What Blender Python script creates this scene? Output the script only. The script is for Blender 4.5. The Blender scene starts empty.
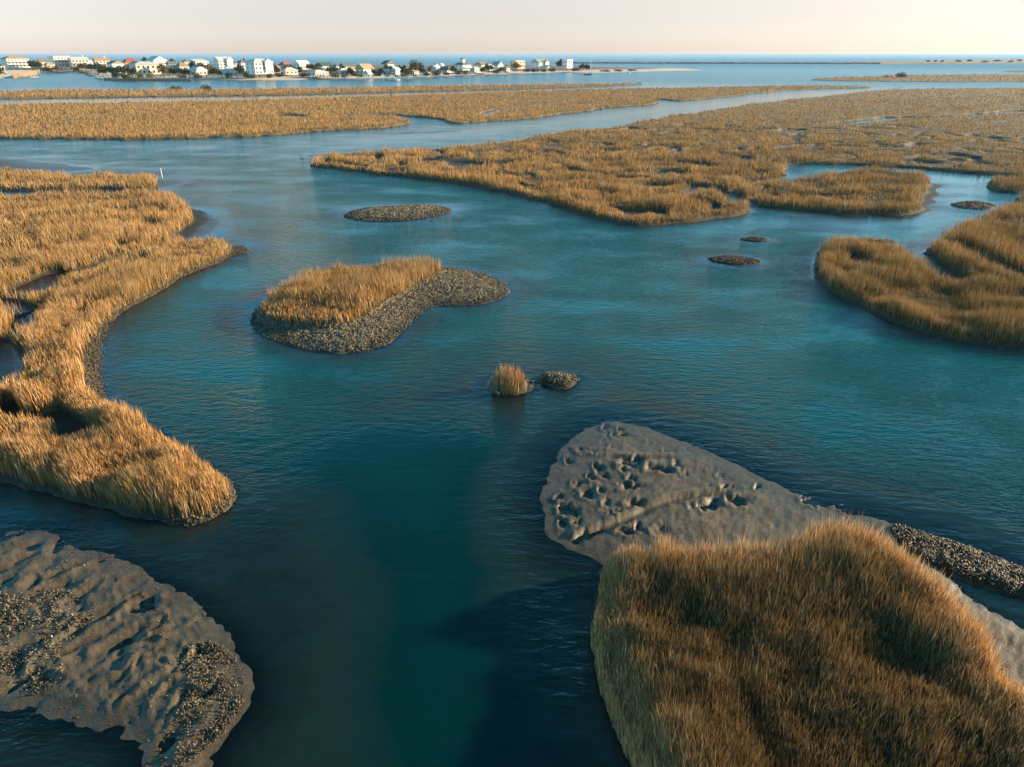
import bpy, math, random
import numpy as np

random.seed(7)
rng = np.random.default_rng(11)
SC = bpy.context.scene
COL = SC.collection
R = math.radians

# ------------------------------------------------------------------ camera model
H, PITCH, F = 15.0, R(25.5), 692.0
CP, SP = math.cos(PITCH), math.sin(PITCH)


def at(px, py, z=0.0):
    """photo pixel -> point of the horizontal plane at height z"""
    dx, dy = (px - 512.0) / F, (383.5 - py) / F
    D = np.array([dx, CP + dy * SP, -SP + dy * CP])
    t = (H - z) / max(1e-5, -D[2])
    return D[0] * t, D[1] * t


def z_at(py, Y):
    """height of the point standing at forward distance Y that shows on row py"""
    k = (383.5 - py) / F
    # yc = Y*SP + (z-H)*CP ; zc = Y*CP - (z-H)*SP
    q = (k * Y * CP - Y * SP) / (CP + k * SP)
    return H + q


# ------------------------------------------------------------------ noise
def _hash(ix, iy, seed):
    h = (ix.astype(np.int64) * 374761393 + iy.astype(np.int64) * 668265263 + seed * 1442695041) & 0xFFFFFFFF
    h = ((h ^ (h >> 13)) * 1274126177) & 0xFFFFFFFF
    h = h ^ (h >> 16)
    return h


GCOS = np.cos(np.arange(256) * 2 * math.pi / 256)
GSIN = np.sin(np.arange(256) * 2 * math.pi / 256)


def noise(x, y, seed=0):
    """gradient noise, about -1..1"""
    ix, iy = np.floor(x), np.floor(y)
    fx, fy = x - ix, y - iy
    u = fx * fx * fx * (fx * (fx * 6 - 15) + 10)
    v = fy * fy * fy * (fy * (fy * 6 - 15) + 10)

    def g(dx, dy):
        a = ((_hash(ix + dx, iy + dy, seed) >> 8) & 255).astype(np.int64)
        return GCOS[a] * (fx - dx) + GSIN[a] * (fy - dy)
    a = g(0, 0) * (1 - u) + g(1, 0) * u
    b = g(0, 1) * (1 - u) + g(1, 1) * u
    return (a * (1 - v) + b * v) * 1.5


def fbm(x, y, seed=0, oct=3, gain=0.5):
    s, a, n = 0, 1.0, 0
    for k in range(oct):
        s = s + a * noise(x * 2 ** k, y * 2 ** k, seed + k * 17)
        n += a
        a *= gain
    return s / n


def sstep(a, b, x):
    t = np.clip((x - a) / (b - a), 0, 1)
    return t * t * (3 - 2 * t)


# ------------------------------------------------------------------ ground plan (traced outlines laid on the ground)
def ring(pts, it=2, z=0.0, close=True):
    P = np.array([at(x, y, z) for x, y in pts])
    for _ in range(it):                      # corner cutting
        if close:
            Q = np.roll(P, -1, 0)
            P = np.stack([P * .78 + Q * .22, P * .22 + Q * .78], 1).reshape(-1, 2)
        else:
            A, B = P[:-1], P[1:]
            M = np.stack([A * .78 + B * .22, A * .22 + B * .78], 1).reshape(-1, 2)
            P = np.vstack([P[:1], M, P[-1:]])
    return P


def sdf(px, py, P, margin=30.0):
    """signed distance (inside positive); -margin where farther than margin"""
    out = np.full(px.shape, -float(margin))
    lo, hi = P.min(0) - margin, P.max(0) + margin
    m = (px > lo[0]) & (px < hi[0]) & (py > lo[1]) & (py < hi[1])
    x, y = px[m], py[m]
    if x.size == 0:
        return out
    d2 = np.full(x.shape, 1e18)
    ins = np.zeros(x.shape, bool)
    Q = np.roll(P, -1, 0)
    for (ax, ay), (bx, by) in zip(P, Q):
        ex, ey = bx - ax, by - ay
        L = ex * ex + ey * ey
        if L < 1e-9:
            continue
        t = np.clip(((x - ax) * ex + (y - ay) * ey) / L, 0, 1)
        ddx, ddy = x - ax - ex * t, y - ay - ey * t
        np.minimum(d2, ddx * ddx + ddy * ddy, out=d2)
        if ay != by:
            c = ((ay > y) != (by > y)) & (x < ex * (y - ay) / ey + ax)
            ins ^= c
    d = np.sqrt(d2)
    out[m] = np.maximum(np.where(ins, d, -d), -margin)
    return out


def line_dist(px, py, P, margin=12.0):
    out = np.full(px.shape, float(margin))
    lo, hi = P.min(0) - margin, P.max(0) + margin
    m = (px > lo[0]) & (px < hi[0]) & (py > lo[1]) & (py < hi[1])
    x, y = px[m], py[m]
    if x.size == 0:
        return out
    d2 = np.full(x.shape, 1e18)
    for (ax, ay), (bx, by) in zip(P[:-1], P[1:]):
        ex, ey = bx - ax, by - ay
        L = ex * ex + ey * ey
        if L < 1e-9:
            continue
        t = np.clip(((x - ax) * ex + (y - ay) * ey) / L, 0, 1)
        ddx, ddy = x - ax - ex * t, y - ay - ey * t
        np.minimum(d2, ddx * ddx + ddy * ddy, out=d2)
    out[m] = np.minimum(np.sqrt(d2), margin)
    return out


# marsh: name, outline, style (height, rim height gain, rim width, patchiness, tone)
MARSH = [
    ("spit", [(-520, 214), (-300, 206), (-120, 202), (0, 199), (60, 198), (120, 197), (172, 197), (186, 205), (200, 217), (199, 225), (188, 233), (172, 240),
              (185, 246), (205, 246), (222, 244), (234, 249), (234, 257), (205, 268), (175, 281), (150, 297), (122, 311), (102, 328), (92, 348),
              (84, 368), (92, 392), (108, 406), (130, 418), (163, 438), (200, 460), (228, 482), (237, 494), (226, 508), (205, 521), (180, 524),
              (140, 517), (95, 506), (45, 494), (0, 478), (-60, 462), (-200, 440), (-520, 400)],
     dict(h=.74, rim=.50, rw=1.9, patch=.68, tone=0)),
    ("strip", [(-520, 190), (-200, 180), (0, 175), (30, 173), (60, 177), (110, 178), (150, 178), (161, 182), (160, 188), (140, 190), (90, 190), (0, 190), (-200, 194), (-520, 204)],
     dict(h=.95, rim=.2, rw=2.0, patch=.5, tone=0)),
    ("far_flat", [(-520, 112), (-200, 107), (0, 106), (100, 104), (256, 101), (400, 96.5), (512, 92.5), (640, 89), (700, 88), (800, 86), (868, 87),
                  (870, 88.2), (800, 89.5), (760, 93), (720, 98), (680, 101.5), (664, 99.5), (650, 100), (662, 102), (655, 105), (600, 108.5), (545, 117),
                  (500, 121), (455, 124), (440, 121), (412, 121), (413, 125), (385, 129), (310, 132), (260, 136), (180, 139), (100, 139.5), (0, 139.5), (-200, 139), (-520, 138)],
     dict(h=.95, rim=.35, rw=6.0, patch=.4, tone=1)),
    ("far_bar", [(-520, 96), (-200, 93), (0, 92), (60, 90.5), (130, 91), (256, 90), (380, 88), (512, 85.5), (600, 84.5), (640, 84), (641, 85), (600, 87), (512, 89.5),
                 (400, 92.5), (256, 95.5), (140, 97), (60, 98), (0, 99.5), (-200, 101), (-520, 104)],
     dict(h=1.2, rim=.3, rw=5.0, patch=.3, tone=1)),
    ("meadow", [(314, 163), (325, 158), (345, 156), (400, 154), (470, 148), (560, 136), (620, 127), (680, 117), (720, 110), (770, 102), (830, 96),
                (870, 91.5), (900, 90), (1024, 88), (1200, 87), (1500, 87), (1500, 186), (1200, 181), (1060, 178), (1024, 177), (985, 174), (940, 170),
                (900, 167), (850, 165), (800, 163.5), (782, 163.5), (778, 170), (782, 177), (770, 181), (748, 183), (735, 190), (728, 200), (746, 206),
                (752, 212), (738, 216), (725, 218), (690, 223), (640, 226.5), (610, 221.5), (570, 208), (520, 195), (460, 184), (400, 177), (350, 170), (316, 166)],
     dict(h=.85, rim=.25, rw=2.5, patch=.75, tone=1)),
    ("long_hummock", [(738, 190), (752, 186), (775, 183), (800, 181), (816, 177), (842, 173), (870, 171), (895, 174), (922, 175), (937, 180), (938, 187),
                      (929, 195), (917, 203), (917, 213), (900, 215), (850, 214), (800, 211), (765, 208), (742, 203), (733, 197)],
     dict(h=.85, rim=.25, rw=2.0, patch=.7, tone=1)),
    ("east_marsh", [(810, 261), (813, 250), (834, 242), (862, 240), (894, 243), (908, 250), (920, 250), (928, 243), (947, 237), (958, 229), (985, 218),
                    (1010, 209), (1024, 199), (1080, 192), (1300, 186), (1500, 190), (1500, 372), (1250, 362), (1100, 354), (1024, 348), (1000, 347), (958, 342),
                    (920, 332), (880, 316), (840, 298), (815, 281)],
     dict(h=.85, rim=.3, rw=1.6, patch=.78, tone=2)),
    ("corner_marsh", [(986, 183), (1003, 178), (1030, 177), (1100, 178), (1300, 184), (1300, 190), (1060, 192), (1026, 194), (1000, 192), (990, 188)],
     dict(h=1.0, rim=.2, rw=2.0, patch=.4, tone=1)),
    ("east_bar", [(806, 80), (830, 78), (870, 77), (900, 75.5), (980, 75), (1030, 74.5), (1250, 74), (1250, 82), (1024, 82), (960, 82.2), (900, 81.8), (840, 81.2)],
     dict(h=1.2, rim=.1, rw=6.0, patch=.25, tone=1)),
    ("island_grass", [(256, 322), (258, 312), (285, 293), (315, 281), (345, 275), (395, 272), (430, 271), (447, 274), (432, 283), (408, 295), (384, 310),
                      (362, 324), (342, 332), (315, 333), (280, 331)],
     dict(h=.72, rim=.32, rw=1.2, patch=.6, tone=0)),
    ("tuft", [(489, 389), (490, 380), (505, 376), (520, 379), (530, 386), (520, 392), (503, 394)], dict(h=1.0, rim=.0, rw=1.0, patch=.1, tone=0)),
    ("point", [(612, 571), (600, 590), (596, 625), (590, 650), (600, 690), (618, 730), (650, 800), (690, 900), (760, 960), (1000, 960), (1150, 900), (1080, 800), (1035, 755), (1000, 708),
               (974, 668), (952, 630), (925, 600), (890, 577), (868, 560), (840, 553), (808, 553), (800, 566), (760, 572), (720, 571), (680, 574), (645, 571)],
     dict(h=.56, rim=.62, rw=1.35, patch=.6, tone=3)),
]
# places inside the marsh with no grass: pools and creeks
POOLS = [
    [(16, 289), (40, 277), (66, 271), (77, 276), (62, 285), (52, 294), (30, 300), (12, 298)],
    [(-60, 350), (0, 338), (18, 348), (26, 366), (20, 386), (0, 396), (-60, 410)],
    [(664, 157), (671, 150), (679, 150), (675, 157)],
    [(640, 175), (662, 170), (690, 173), (662, 178)],
    [(268, 119), (275, 115), (300, 116), (303, 119), (285, 121)],
    [(790, 171), (830, 168), (868, 168), (880, 170), (850, 172), (820, 174), (800, 179), (788, 178)],
    [(903, 252), (906, 243), (920, 241), (938, 243), (928, 250), (914, 256)],
    [(866, 270), (872, 267), (878, 274), (870, 278)],
]
CREEKS = [
    ([(-60, 262), (20, 249), (62, 243), (92, 238)], .5),
    ([(118, 216), (145, 213), (172, 214)], .5),
    ([(40, 224), (75, 221), (105, 222)], .4),
    ([(-40, 300), (8, 304), (22, 312)], .6),
   # polyline, half width in metres
    ([(77, 276), (120, 262), (160, 250), (185, 241)], .7),
    ([(-60, 272), (0, 256), (45, 247), (80, 240)], .55),
    ([(20, 340), (30, 318), (60, 300), (100, 285), (150, 262)], .45),
    ([(-40, 320), (10, 322), (30, 318)], .4),
    ([(340, 118), (380, 116), (415, 119), (430, 122)], 2.2),
    ([(655, 188), (690, 186), (730, 196), (745, 206)], .8),
    ([(640, 165), (680, 163), (720, 168), (760, 176), (785, 176)], .8),
    ([(690, 150), (735, 158), (770, 164)], .7),
    ([(600, 158), (640, 152), (672, 148)], .7),
    ([(640, 205), (672, 201), (688, 196), (700, 190)], .35),
    ([(905, 250), (925, 262), (940, 276), (952, 282)], .55),
    ([(845, 258), (862, 268), (872, 274), (890, 278)], .35),
    ([(960, 250), (985, 268), (1010, 276), (1060, 290)], .5),
    ([(780, 150), (830, 147), (880, 150), (930, 145)], 1.0),
    ([(640, 133), (700, 130), (760, 134), (800, 131)], 1.2),
    ([(850, 125), (900, 118), (960, 117), (1020, 112)], 1.5),
    ([(480, 116), (500, 110), (540, 107), (580, 104)], 1.5),
    ([(800, 192), (840, 189), (880, 188)], .5),
    ([(760, 200), (800, 198), (860, 200), (895, 198)], .45),
    ([(560, 170), (600, 178), (640, 180)], .6),
]
# bare mud, sand and shell: outline, crest height, inner ramp length, outer slope
MUD = [
    ("flat", [(-200, 850), (-150, 700), (-150, 560), (-60, 540), (0, 538), (10, 531), (42, 529), (62, 540), (75, 552), (95, 550), (130, 566), (168, 586), (200, 610), (228, 640), (248, 668),
              (250, 695), (235, 728), (212, 745), (196, 790), (150, 800), (140, 735), (95, 727), (55, 718), (0, 704), (-60, 705), (-80, 850)], .09, 1.4, .07),
    ("bar", [(538, 505), (545, 478), (562, 449), (588, 428), (612, 420), (650, 427), (700, 446), (760, 476), (800, 497), (835, 511), (880, 519), (930, 533), (985, 552), (1060, 580),
             (1150, 640), (1200, 760), (1200, 960), (700, 960), (690, 800), (650, 700), (640, 640), (635, 595), (596, 562), (556, 545)], .17, 2.8, .05),
    ("strand", [(955, 618), (975, 632), (1024, 672), (1100, 730), (1250, 850), (1250, 960), (1000, 960), (960, 700)], .30, 1.0, .25),
    ("island_bank", [(249, 326), (253, 310), (285, 288), (302, 274), (340, 268), (400, 266), (442, 267), (480, 272), (505, 282), (511, 292), (495, 302), (460, 306), (435, 306),
                     (420, 314), (404, 331), (385, 347), (350, 354), (300, 350), (265, 338)], .42, 2.2, .25),
    ("islet", [(341, 216), (354, 210), (386, 207), (440, 206), (455, 211), (430, 218), (390, 222), (355, 221)], .55, 4.0, .15),
    ("tuft_base", [(484, 390), (488, 378), (505, 374), (524, 378), (535, 388), (525, 393), (500, 396)], .2, .6, .2),
    ("mound", [(536, 378), (553, 373), (577, 378), (576, 385), (560, 390), (543, 387)], .32, .8, .25),
    ("bar_a", [(705, 258), (735, 254), (767, 262), (742, 266), (715, 262)], .2, 1.5, .2),
    ("bar_b", [(737, 239), (755, 237), (771, 240), (755, 242)], .12, 1.5, .2),
    ("bar_c", [(946, 204), (973, 201), (1001, 206), (980, 210), (955, 208)], .2, 1.5, .2),
    ("apron", [(788, 220), (820, 214), (912, 212), (910, 220), (880, 226), (830, 229), (800, 227)], -.012, 3, .1),
    ("apron_b", [(936, 182), (949, 186), (944, 194), (928, 204), (918, 215), (910, 212), (925, 195)], .06, 2, .1),
    ("spit_flat", [(188, 206), (210, 212), (225, 222), (220, 230), (200, 238), (240, 240), (240, 246), (255, 251), (238, 256), (180, 262), (160, 240)], .08, 1.5, .12),
    ("spit_beach", [(237, 254), (150, 290), (112, 315), (98, 345), (97, 372), (104, 398), (118, 410), (60, 420), (60, 330), (150, 270)], .32, 1.0, .25),
    ("west_flat", [(-520, 150), (-200, 148), (0, 158), (30, 159), (62, 164), (96, 169.5), (60, 173), (0, 172), (-520, 186)], .14, 5, .1),
    ("strip_tip", [(150, 178), (166, 180), (184, 182.5), (165, 187), (148, 189), (120, 192), (120, 182)], .12, 2, .12),
    ("tip_spit", [(304, 156.5), (314, 155), (330, 155), (330, 160), (316, 157)], .12, 2, .15),
    ("thin_bar", [(381, 134.4), (400, 132.5), (455, 131.2), (452, 132.2), (400, 134)], .08, 3, .1),
    ("dunes", [(-700, 80), (-200, 80), (0, 79), (12, 78.5), (35, 76), (42, 71.5), (92, 71.5), (95, 77.5), (105, 79.5), (120, 80.5), (256, 80.5), (300, 80), (400, 77.5), (512, 73.3), (560, 72.6),
               (590, 73), (640, 71.6), (690, 70.6), (706, 70), (690, 69.3), (640, 68.6), (590, 66.5), (500, 65.8), (300, 66), (0, 64), (-700, 63)], 1.6, 14, .05),
    ("far_shore", [(850, 64.5), (870, 63.9), (960, 63.7), (1024, 63.3), (1400, 62), (1400, 58.4), (1100, 58.8), (960, 60), (870, 61.3), (840, 63.2)], 2.0, 60, .05),
    ("far_spit", [(998, 71.5), (1010, 70.5), (1060, 69.5), (1200, 69.5), (1200, 72.5), (1040, 72.6), (1012, 72.4)], .8, 20, .05),
]
SHOAL = [   # below the surface: outline, height, outer slope
    ([(-200, 520), (0, 508), (120, 522), (200, 535), (262, 500), (300, 520), (310, 580), (300, 640), (300, 760), (240, 960), (-250, 960)], -.12, .12),
    ([(485, 400), (500, 392), (560, 392), (600, 388), (610, 400), (560, 412), (500, 414)], -.20, .08),
    ([(505, 560), (515, 490), (545, 440), (590, 415), (640, 415), (760, 465), (900, 520), (1060, 570), (700, 700), (560, 760)], -.24, .14),
    ([(930, 590), (1010, 595), (1100, 640), (1050, 700), (950, 620)], -.10, .2),
    ([(560, 560), (600, 580), (600, 720), (660, 960), (560, 960), (545, 700)], -.55, .25),
    ([(210, 205), (250, 222), (262, 250), (240, 262), (200, 250)], -.3, .08),
    ([(0, 285), (80, 268), (80, 290), (40, 305), (0, 310)], -.08, .1),
]
PITS = [  # x, y, half width px, half height px, depth
    (608, 423, 5, 2.5, .1), (624, 426, 5, 2.5, .12), (628, 431, 5, 2, .12), (617, 431, 3, 2, .05), (598, 464, 5, 4, .14), (601, 472, 6, 3, .14), (633, 461, 12, 4, .17), (642, 458, 5, 4, .14),
    (657, 467, 10, 4, .17), (668, 470, 9, 3, .16), (677, 463, 4, 4, .14), (630, 483, 14, 3, .16), (622, 480, 5, 2.5, .1), (588, 488, 7, 5, .16), (600, 486, 4, 3, .13), (567, 505, 8, 6, .17),
    (576, 508, 6, 4, .14), (579, 519, 7, 4, .15), (565, 520, 5, 4, .12), (636, 500, 11, 3.5, .17), (616, 509, 3, 2, .1), (703, 503, 11, 4, .24), (713, 499, 8, 4, .22), (738, 500, 10, 5, .22),
    (722, 486, 5, 2.5, .12), (731, 485, 4, 2, .1), (719, 473, 4, 2, .1), (706, 467, 3, 1.5, .07), (757, 484, 4, 2.2, .12), (625, 528, 9, 4, .12), (636, 523, 5, 4, .15), (660, 528, 9, 5, .08),
    (568, 456, 5, 2.5, .1), (670, 449, 4, 1.5, .06), (686, 472, 4, 2, .07), (590, 474, 4, 3, .1), (563, 494, 6, 4, .12), (623, 467, 5, 3, .12), (631, 475, 5, 3, .13), (612, 446, 5, 2, .05),
    (596, 449, 6, 2, .05), (585, 446, 7, 2, .05), (815, 499, 10, 2.5, .26), (845, 503, 8, 2, .1), (806, 493, 6, 2, .12), (586, 532, 9, 4, .14), (606, 500, 5, 3, .1), (575, 480, 5, 3, .1)]

# ------------------------------------------------------------------ the fan shaped grid every ground sheet is sampled on
NC = 1250
AZ = np.linspace(-R(62), R(62), NC)
R0, R1, NR = 6.5, 1300.0, 960
DL = math.log(R1 / R0) / (NR - 1)
RR = np.concatenate([R0 * np.exp(DL * np.arange(NR)), R1 * np.exp(np.linspace(0, math.log(45000 / R1), 61)[1:])])
GX = RR[:, None] * np.sin(AZ)[None, :]
GY = RR[:, None] * np.cos(AZ)[None, :]
GR = np.broadcast_to(RR[:, None], GX.shape)

def on(mask, fn, default=0.0):
    """evaluate fn(x, y) only where mask holds"""
    out = np.full(GX.shape, default)
    out[mask] = fn(GX[mask], GY[mask])
    return out


NEAR = GR < 1100
FARM = NEAR & (GR > 45)
far2 = np.clip((GR - 45) / 100, 0, 1)
sm = on(NEAR & (GR < 250), lambda x, y: .13 * noise(x * .9, y * .9, 1) + .07 * noise(x * 3, y * 3, 7))
sm2 = on(NEAR & (GR < 250), lambda x, y: .13 * noise(x * .9, y * .9, 4) + .07 * noise(x * 3, y * 3, 8))
WX = GX + sm + (.16 + .8 * far2) * on(NEAR, lambda x, y: noise(x * .25, y * .25, 2)) + 2.5 * far2 * on(FARM, lambda x, y: noise(x * .045, y * .045, 3))
WY = GY + sm2 + (.16 + .8 * far2) * on(NEAR, lambda x, y: noise(x * .25, y * .25, 5)) + 2.5 * far2 * on(FARM, lambda x, y: noise(x * .045, y * .045, 6))

hole = np.full(GX.shape, 12.0)
for p in POOLS:
    hole = np.minimum(hole, -sdf(WX, WY, ring(p), 12))
for p, w in CREEKS:
    hole = np.minimum(hole, line_dist(WX, WY, ring(p, 2, close=False)) - w * (1.6 if p[0][0] > 200 else 1.0))

# the finer creeks that dissect the marsh, clear of the sketched ones
cn = on((GR < 420), lambda x, y: noise(x * .075 + .25 * noise(x * .2, y * .2, 203), y * .075, 201) + .35 * noise(x * .19, y * .19, 202))
cw = on((GR < 420), lambda x, y: sstep(-.25, .25, noise(x * .022, y * .03, 205)))
c_half = .25 + .55 * cw * (1 + .8 * sstep(60, 160, GR))
creek = np.where((GR > 24) & (GR < 190) & (cw > .05), np.abs(cn) / .115 - c_half, 12.0)
FINE = {"spit": .0, "meadow": 1.0, "east_marsh": .8, "long_hummock": .7}

bed = -2.4 + .6 * sstep(24, 46, GR) + .25 * on(NEAR, lambda x, y: fbm(x * .08, y * .08, 21))
Z = bed.copy()
GRASS_H = np.zeros(GX.shape)
REGION = np.full(GX.shape, -1, np.int16)
EDGE = np.zeros(GX.shape)          # rim-ness of the grass, 0 inside .. 1 at the rim
LANDD = np.full(GX.shape, -30.0)
BANK = np.zeros(GX.shape)
wob = on(GR < 200, lambda x, y: 1.3 * fbm(x * .22, y * .22, 191, 3))
for name, pts, zl, so in [("s", a, b, c) for a, b, c in SHOAL]:
    d = sdf(WX + wob, WY - .7 * wob, ring(pts), 16)
    Z = np.maximum(Z, np.where(d > 0, zl + .05 * np.minimum(d, 1), zl + so * d))
MUDD = {}
for name, pts, zt, ramp, so in MUD:
    far = name in ("dunes", "far_shore", "far_spit")
    d = sdf(WX, WY, ring(pts), 60 if far else 14)
    MUDD[name] = d
    c = np.where(d > 0, zt * (1 - np.exp(-np.maximum(d, 0) / ramp)), so * d - (0 if far else .16) * np.maximum(0, -d - 1.3))
    Z = np.where(d > -13.9, np.maximum(Z, c), Z)
for i, (name, pts, st) in enumerate(MARSH):
    d = sdf(WX, WY, ring(pts), 26)
    if name not in ("island_grass", "tuft"):
        d = np.minimum(d, hole)
        if name in FINE:
            d = np.where(d > 1.6, np.maximum(np.minimum(d, creek + .5 * (1 - FINE[name])), -.07), d)
    if name == "island_grass":
        zt = np.where(d > 0, .42 + .2 * sstep(0, 1.5, d), -9)
    elif name == "tuft":
        zt = np.where(d > 0, .2 + .1 * sstep(0, .5, d), -9)
    elif name == "point":
        zt = np.where(d > 0, .30 + .25 * sstep(0, 1.5, d), .30 + 2.6 * d)
        zt = np.where(d < -.9, -9, zt)
    else:
        zt = np.where(d > 0, .05 + .33 * sstep(-.1, .9, d), np.where(d > -.5, .05 + .7 * d, -.30 + .16 * (d + .5)))
    Z = np.where(d > -25.9, np.maximum(Z, zt), Z)
    k = d > (-.12 if name == 'point' else .12)
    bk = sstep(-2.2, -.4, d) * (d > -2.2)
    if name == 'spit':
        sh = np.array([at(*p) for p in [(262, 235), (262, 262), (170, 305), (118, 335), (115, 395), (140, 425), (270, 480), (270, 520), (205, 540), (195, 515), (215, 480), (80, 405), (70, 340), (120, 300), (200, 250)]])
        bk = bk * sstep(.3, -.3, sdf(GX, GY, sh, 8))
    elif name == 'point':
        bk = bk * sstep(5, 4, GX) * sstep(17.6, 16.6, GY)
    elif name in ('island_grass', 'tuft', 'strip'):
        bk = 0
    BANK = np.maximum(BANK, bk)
    LANDD = np.maximum(LANDD, d)
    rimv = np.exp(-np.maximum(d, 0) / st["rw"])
    n1 = on(k, lambda x, y: fbm(x * .21 + i, y * .19, 31, 3) * 1.25)
    n2 = on(k, lambda x, y: fbm(x * .5, y * .5, 41, 2))
    n3 = on(k, lambda x, y: fbm(x * .035, y * .05, 47, 2) * 1.3)
    lump = sstep(-.40, .32, n1 * .85 + n2 * .25 + n3 * .35)
    pt = st["patch"] * (1 - .45 * sstep(150, 300, GR))
    hgt = st["h"] * (1 - pt + 1.25 * pt * lump) + st["rim"] * rimv * (.75 + .5 * n2)
    if name in ("spit", "meadow", "east_marsh", "long_hummock"):      # the low ground behind the levee
        q_ = .52 if name == "spit" else .36
        hgt = hgt * (1 - q_ * np.exp(-((d - 4.6) / 1.5) ** 2) * sstep(-.3, .2, n2 + .3))
    if st["patch"] > .3 and name != "point":
        pan = sstep(.38, .55, -n1 * .8 - n3 * .45 + .12 * n2) * sstep(1.2, 4, d)
        hgt = hgt * (1 - .85 * pan * (sstep(34, 48, GR) if name == 'spit' else 1))
    n4 = on(k & (GR < 260), lambda x, y: noise(x * 1.5, y * 1.5, 43) + .6 * noise(x * 3.4, y * 3.4, 44))
    hgt = hgt * (1 + (.14 if name == 'point' else .24) * np.clip(n4, -1, 1.2) * (1 - .5 * sstep(120, 250, GR)))
    if name == "point":
        for (cx_, cy_), r_, a_ in ((at(868, 572), 2.0, .55), (at(625, 578), 1.2, .28), (at(960, 650), 1.6, .25)):
            hgt = hgt + a_ * np.exp(-((GX - cx_) ** 2 + (GY - cy_) ** 2) / r_ ** 2)
        hgt = hgt * np.where(GX < 4.5, .45 + .55 * sstep(-.15, 1.0, d), 1.0)
    hgt = np.maximum(hgt, .12)
    if name == "tuft":
        hgt = np.full(GX.shape, 1.0) - .25 * np.exp(-np.maximum(d, 0) / .3)
    GRASS_H = np.where(k, hgt, GRASS_H)
    REGION = np.where(k, i, REGION)
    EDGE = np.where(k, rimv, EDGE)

# relief of the bare ground
flat_in = sstep(-.3, 1.1, MUDD["flat"])
ca, sa = math.cos(R(48)), math.sin(R(48))


def flat_rel(x, y):
    x2 = x + .35 * noise(x * .9, y * .9, 151)
    y2 = y + .35 * noise(x * .9, y * .9, 152)
    u, v = x2 * ca + y2 * sa, -x2 * sa + y2 * ca
    a = np.abs(fbm(u * .5, v * 1.15, 51, 3, .5))
    b = fbm(u * .9, v * 1.6, 55, 3, .55)
    c = fbm(x * 2.6, y * 2.6, 57, 3, .6)
    return .15 - .52 * a * sstep(-.5, .3, b) + .11 * b + .055 * c - .045


Z = Z + flat_in * on(flat_in > 0, flat_rel)
bar_in = sstep(-.2, 1.2, MUDD["bar"]) * (LANDD < 0.6)
Z = Z + bar_in * on(bar_in > 0, lambda x, y: .055 * fbm(x * .7, y * .7, 61, 4) + .012 * fbm(x * 5, y * 5, 62, 2) + .026 * fbm((x * ca + y * sa) * 2.2, (-x * sa + y * ca) * 3.5, 63, 2))
for (x, y, w, h, dep) in PITS:
    cx, cy = at(x, y, .2)
    wx = abs(at(x + w, y, .2)[0] - cx)
    wy = abs(at(x, y - h, .2)[1] - cy)
    m = (np.abs(GX - cx) < 4 * wx) & (np.abs(GY - cy) < 4 * wy)
    qx = (WX[m] + .16 * noise(GX[m] * 3.2, GY[m] * 3.2, 71) - cx) / wx
    qy = (WY[m] + .16 * noise(GX[m] * 3.2, GY[m] * 3.2, 73) - cy) / wy
    q = np.sqrt(qx * qx + qy * qy)
    Z[m] += -dep * .8 * (1 - sstep(.2, 1.3, q)) + .04 * np.exp(-((q - 1.35) / .4) ** 2) * (qx < .3)
for pl, wdt, hgt in [([(574, 531), (600, 521), (630, 510), (650, 500), (672, 493), (700, 489), (722, 486)], .16, .09), ([(608, 452), (640, 453), (672, 452)], .10, .05)]:
    P = ring(pl, 2, .2, close=False)
    d = line_dist(GX, GY, P, 2)
    dn = line_dist(GX, GY + .26, P + np.array([.08, .0]), 2)
    Z += hgt * np.exp(-(d / wdt) ** 2) - hgt * 1.1 * np.exp(-(dn / wdt) ** 2)
for nm, a, f in (("island_bank", .07, 1.6), ("islet", .12, .7), ("mound", .06, 2), ("spit_flat", .05, 1.2), ("bar_a", .06, 1), ("bar_c", .06, .8), ("west_flat", .05, .15), ("spit_beach", .05, 1.5)):
    m = MUDD[nm] > 0
    Z += sstep(0, .6, MUDD[nm]) * a * on(m, lambda x, y: fbm(x * f, y * f, 81, 3))
Z += sstep(0, 40, MUDD["dunes"]) * .8 * on(MUDD["dunes"] > 0, lambda x, y: fbm(x * .03, y * .03, 83, 3)) + sstep(0, 60, MUDD["far_shore"]) * 1.2 * on(MUDD["far_shore"] > 0, lambda x, y: fbm(x * .01, y * .01, 84, 3))
# ripple on the shallow bed
Z += on((Z < -.03) & (Z > -1.2) & (GR < 120), lambda x, y: .03 * fbm(x * .9, y * .9, 85, 3)) * sstep(-.03, -.15, Z)
pud = sdf(WX, WY, ring([(925, 558), (985, 584), (1045, 600), (1080, 650), (1024, 640), (985, 614), (955, 592)]), 6)
Z = Z - .17 * sstep(-.3, .7, pud)
strip = sdf(WX, WY, ring([(885, 521), (930, 534), (985, 553), (1060, 582), (1060, 612), (1024, 600), (955, 576), (905, 552)]), 6)
Z += .06 * sstep(0, .6, strip) + sstep(0, .4, strip) * .05 * on(strip > 0, lambda x, y: fbm(x * 2, y * 2, 87, 2))


def grid_mesh(name, X, Y, Zv):
    nr, nc = X.shape
    me = bpy.data.meshes.new(name)
    co = np.stack([X, Y, Zv], -1).reshape(-1, 3).astype(np.float32)
    i = np.arange(nr * nc).reshape(nr, nc)
    q = np.stack([i[:-1, :-1], i[:-1, 1:], i[1:, 1:], i[1:, :-1]], -1).reshape(-1, 4)
    # anticlockwise seen from above: rows go away, columns go clockwise
    return fill(me, co, q)


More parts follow.
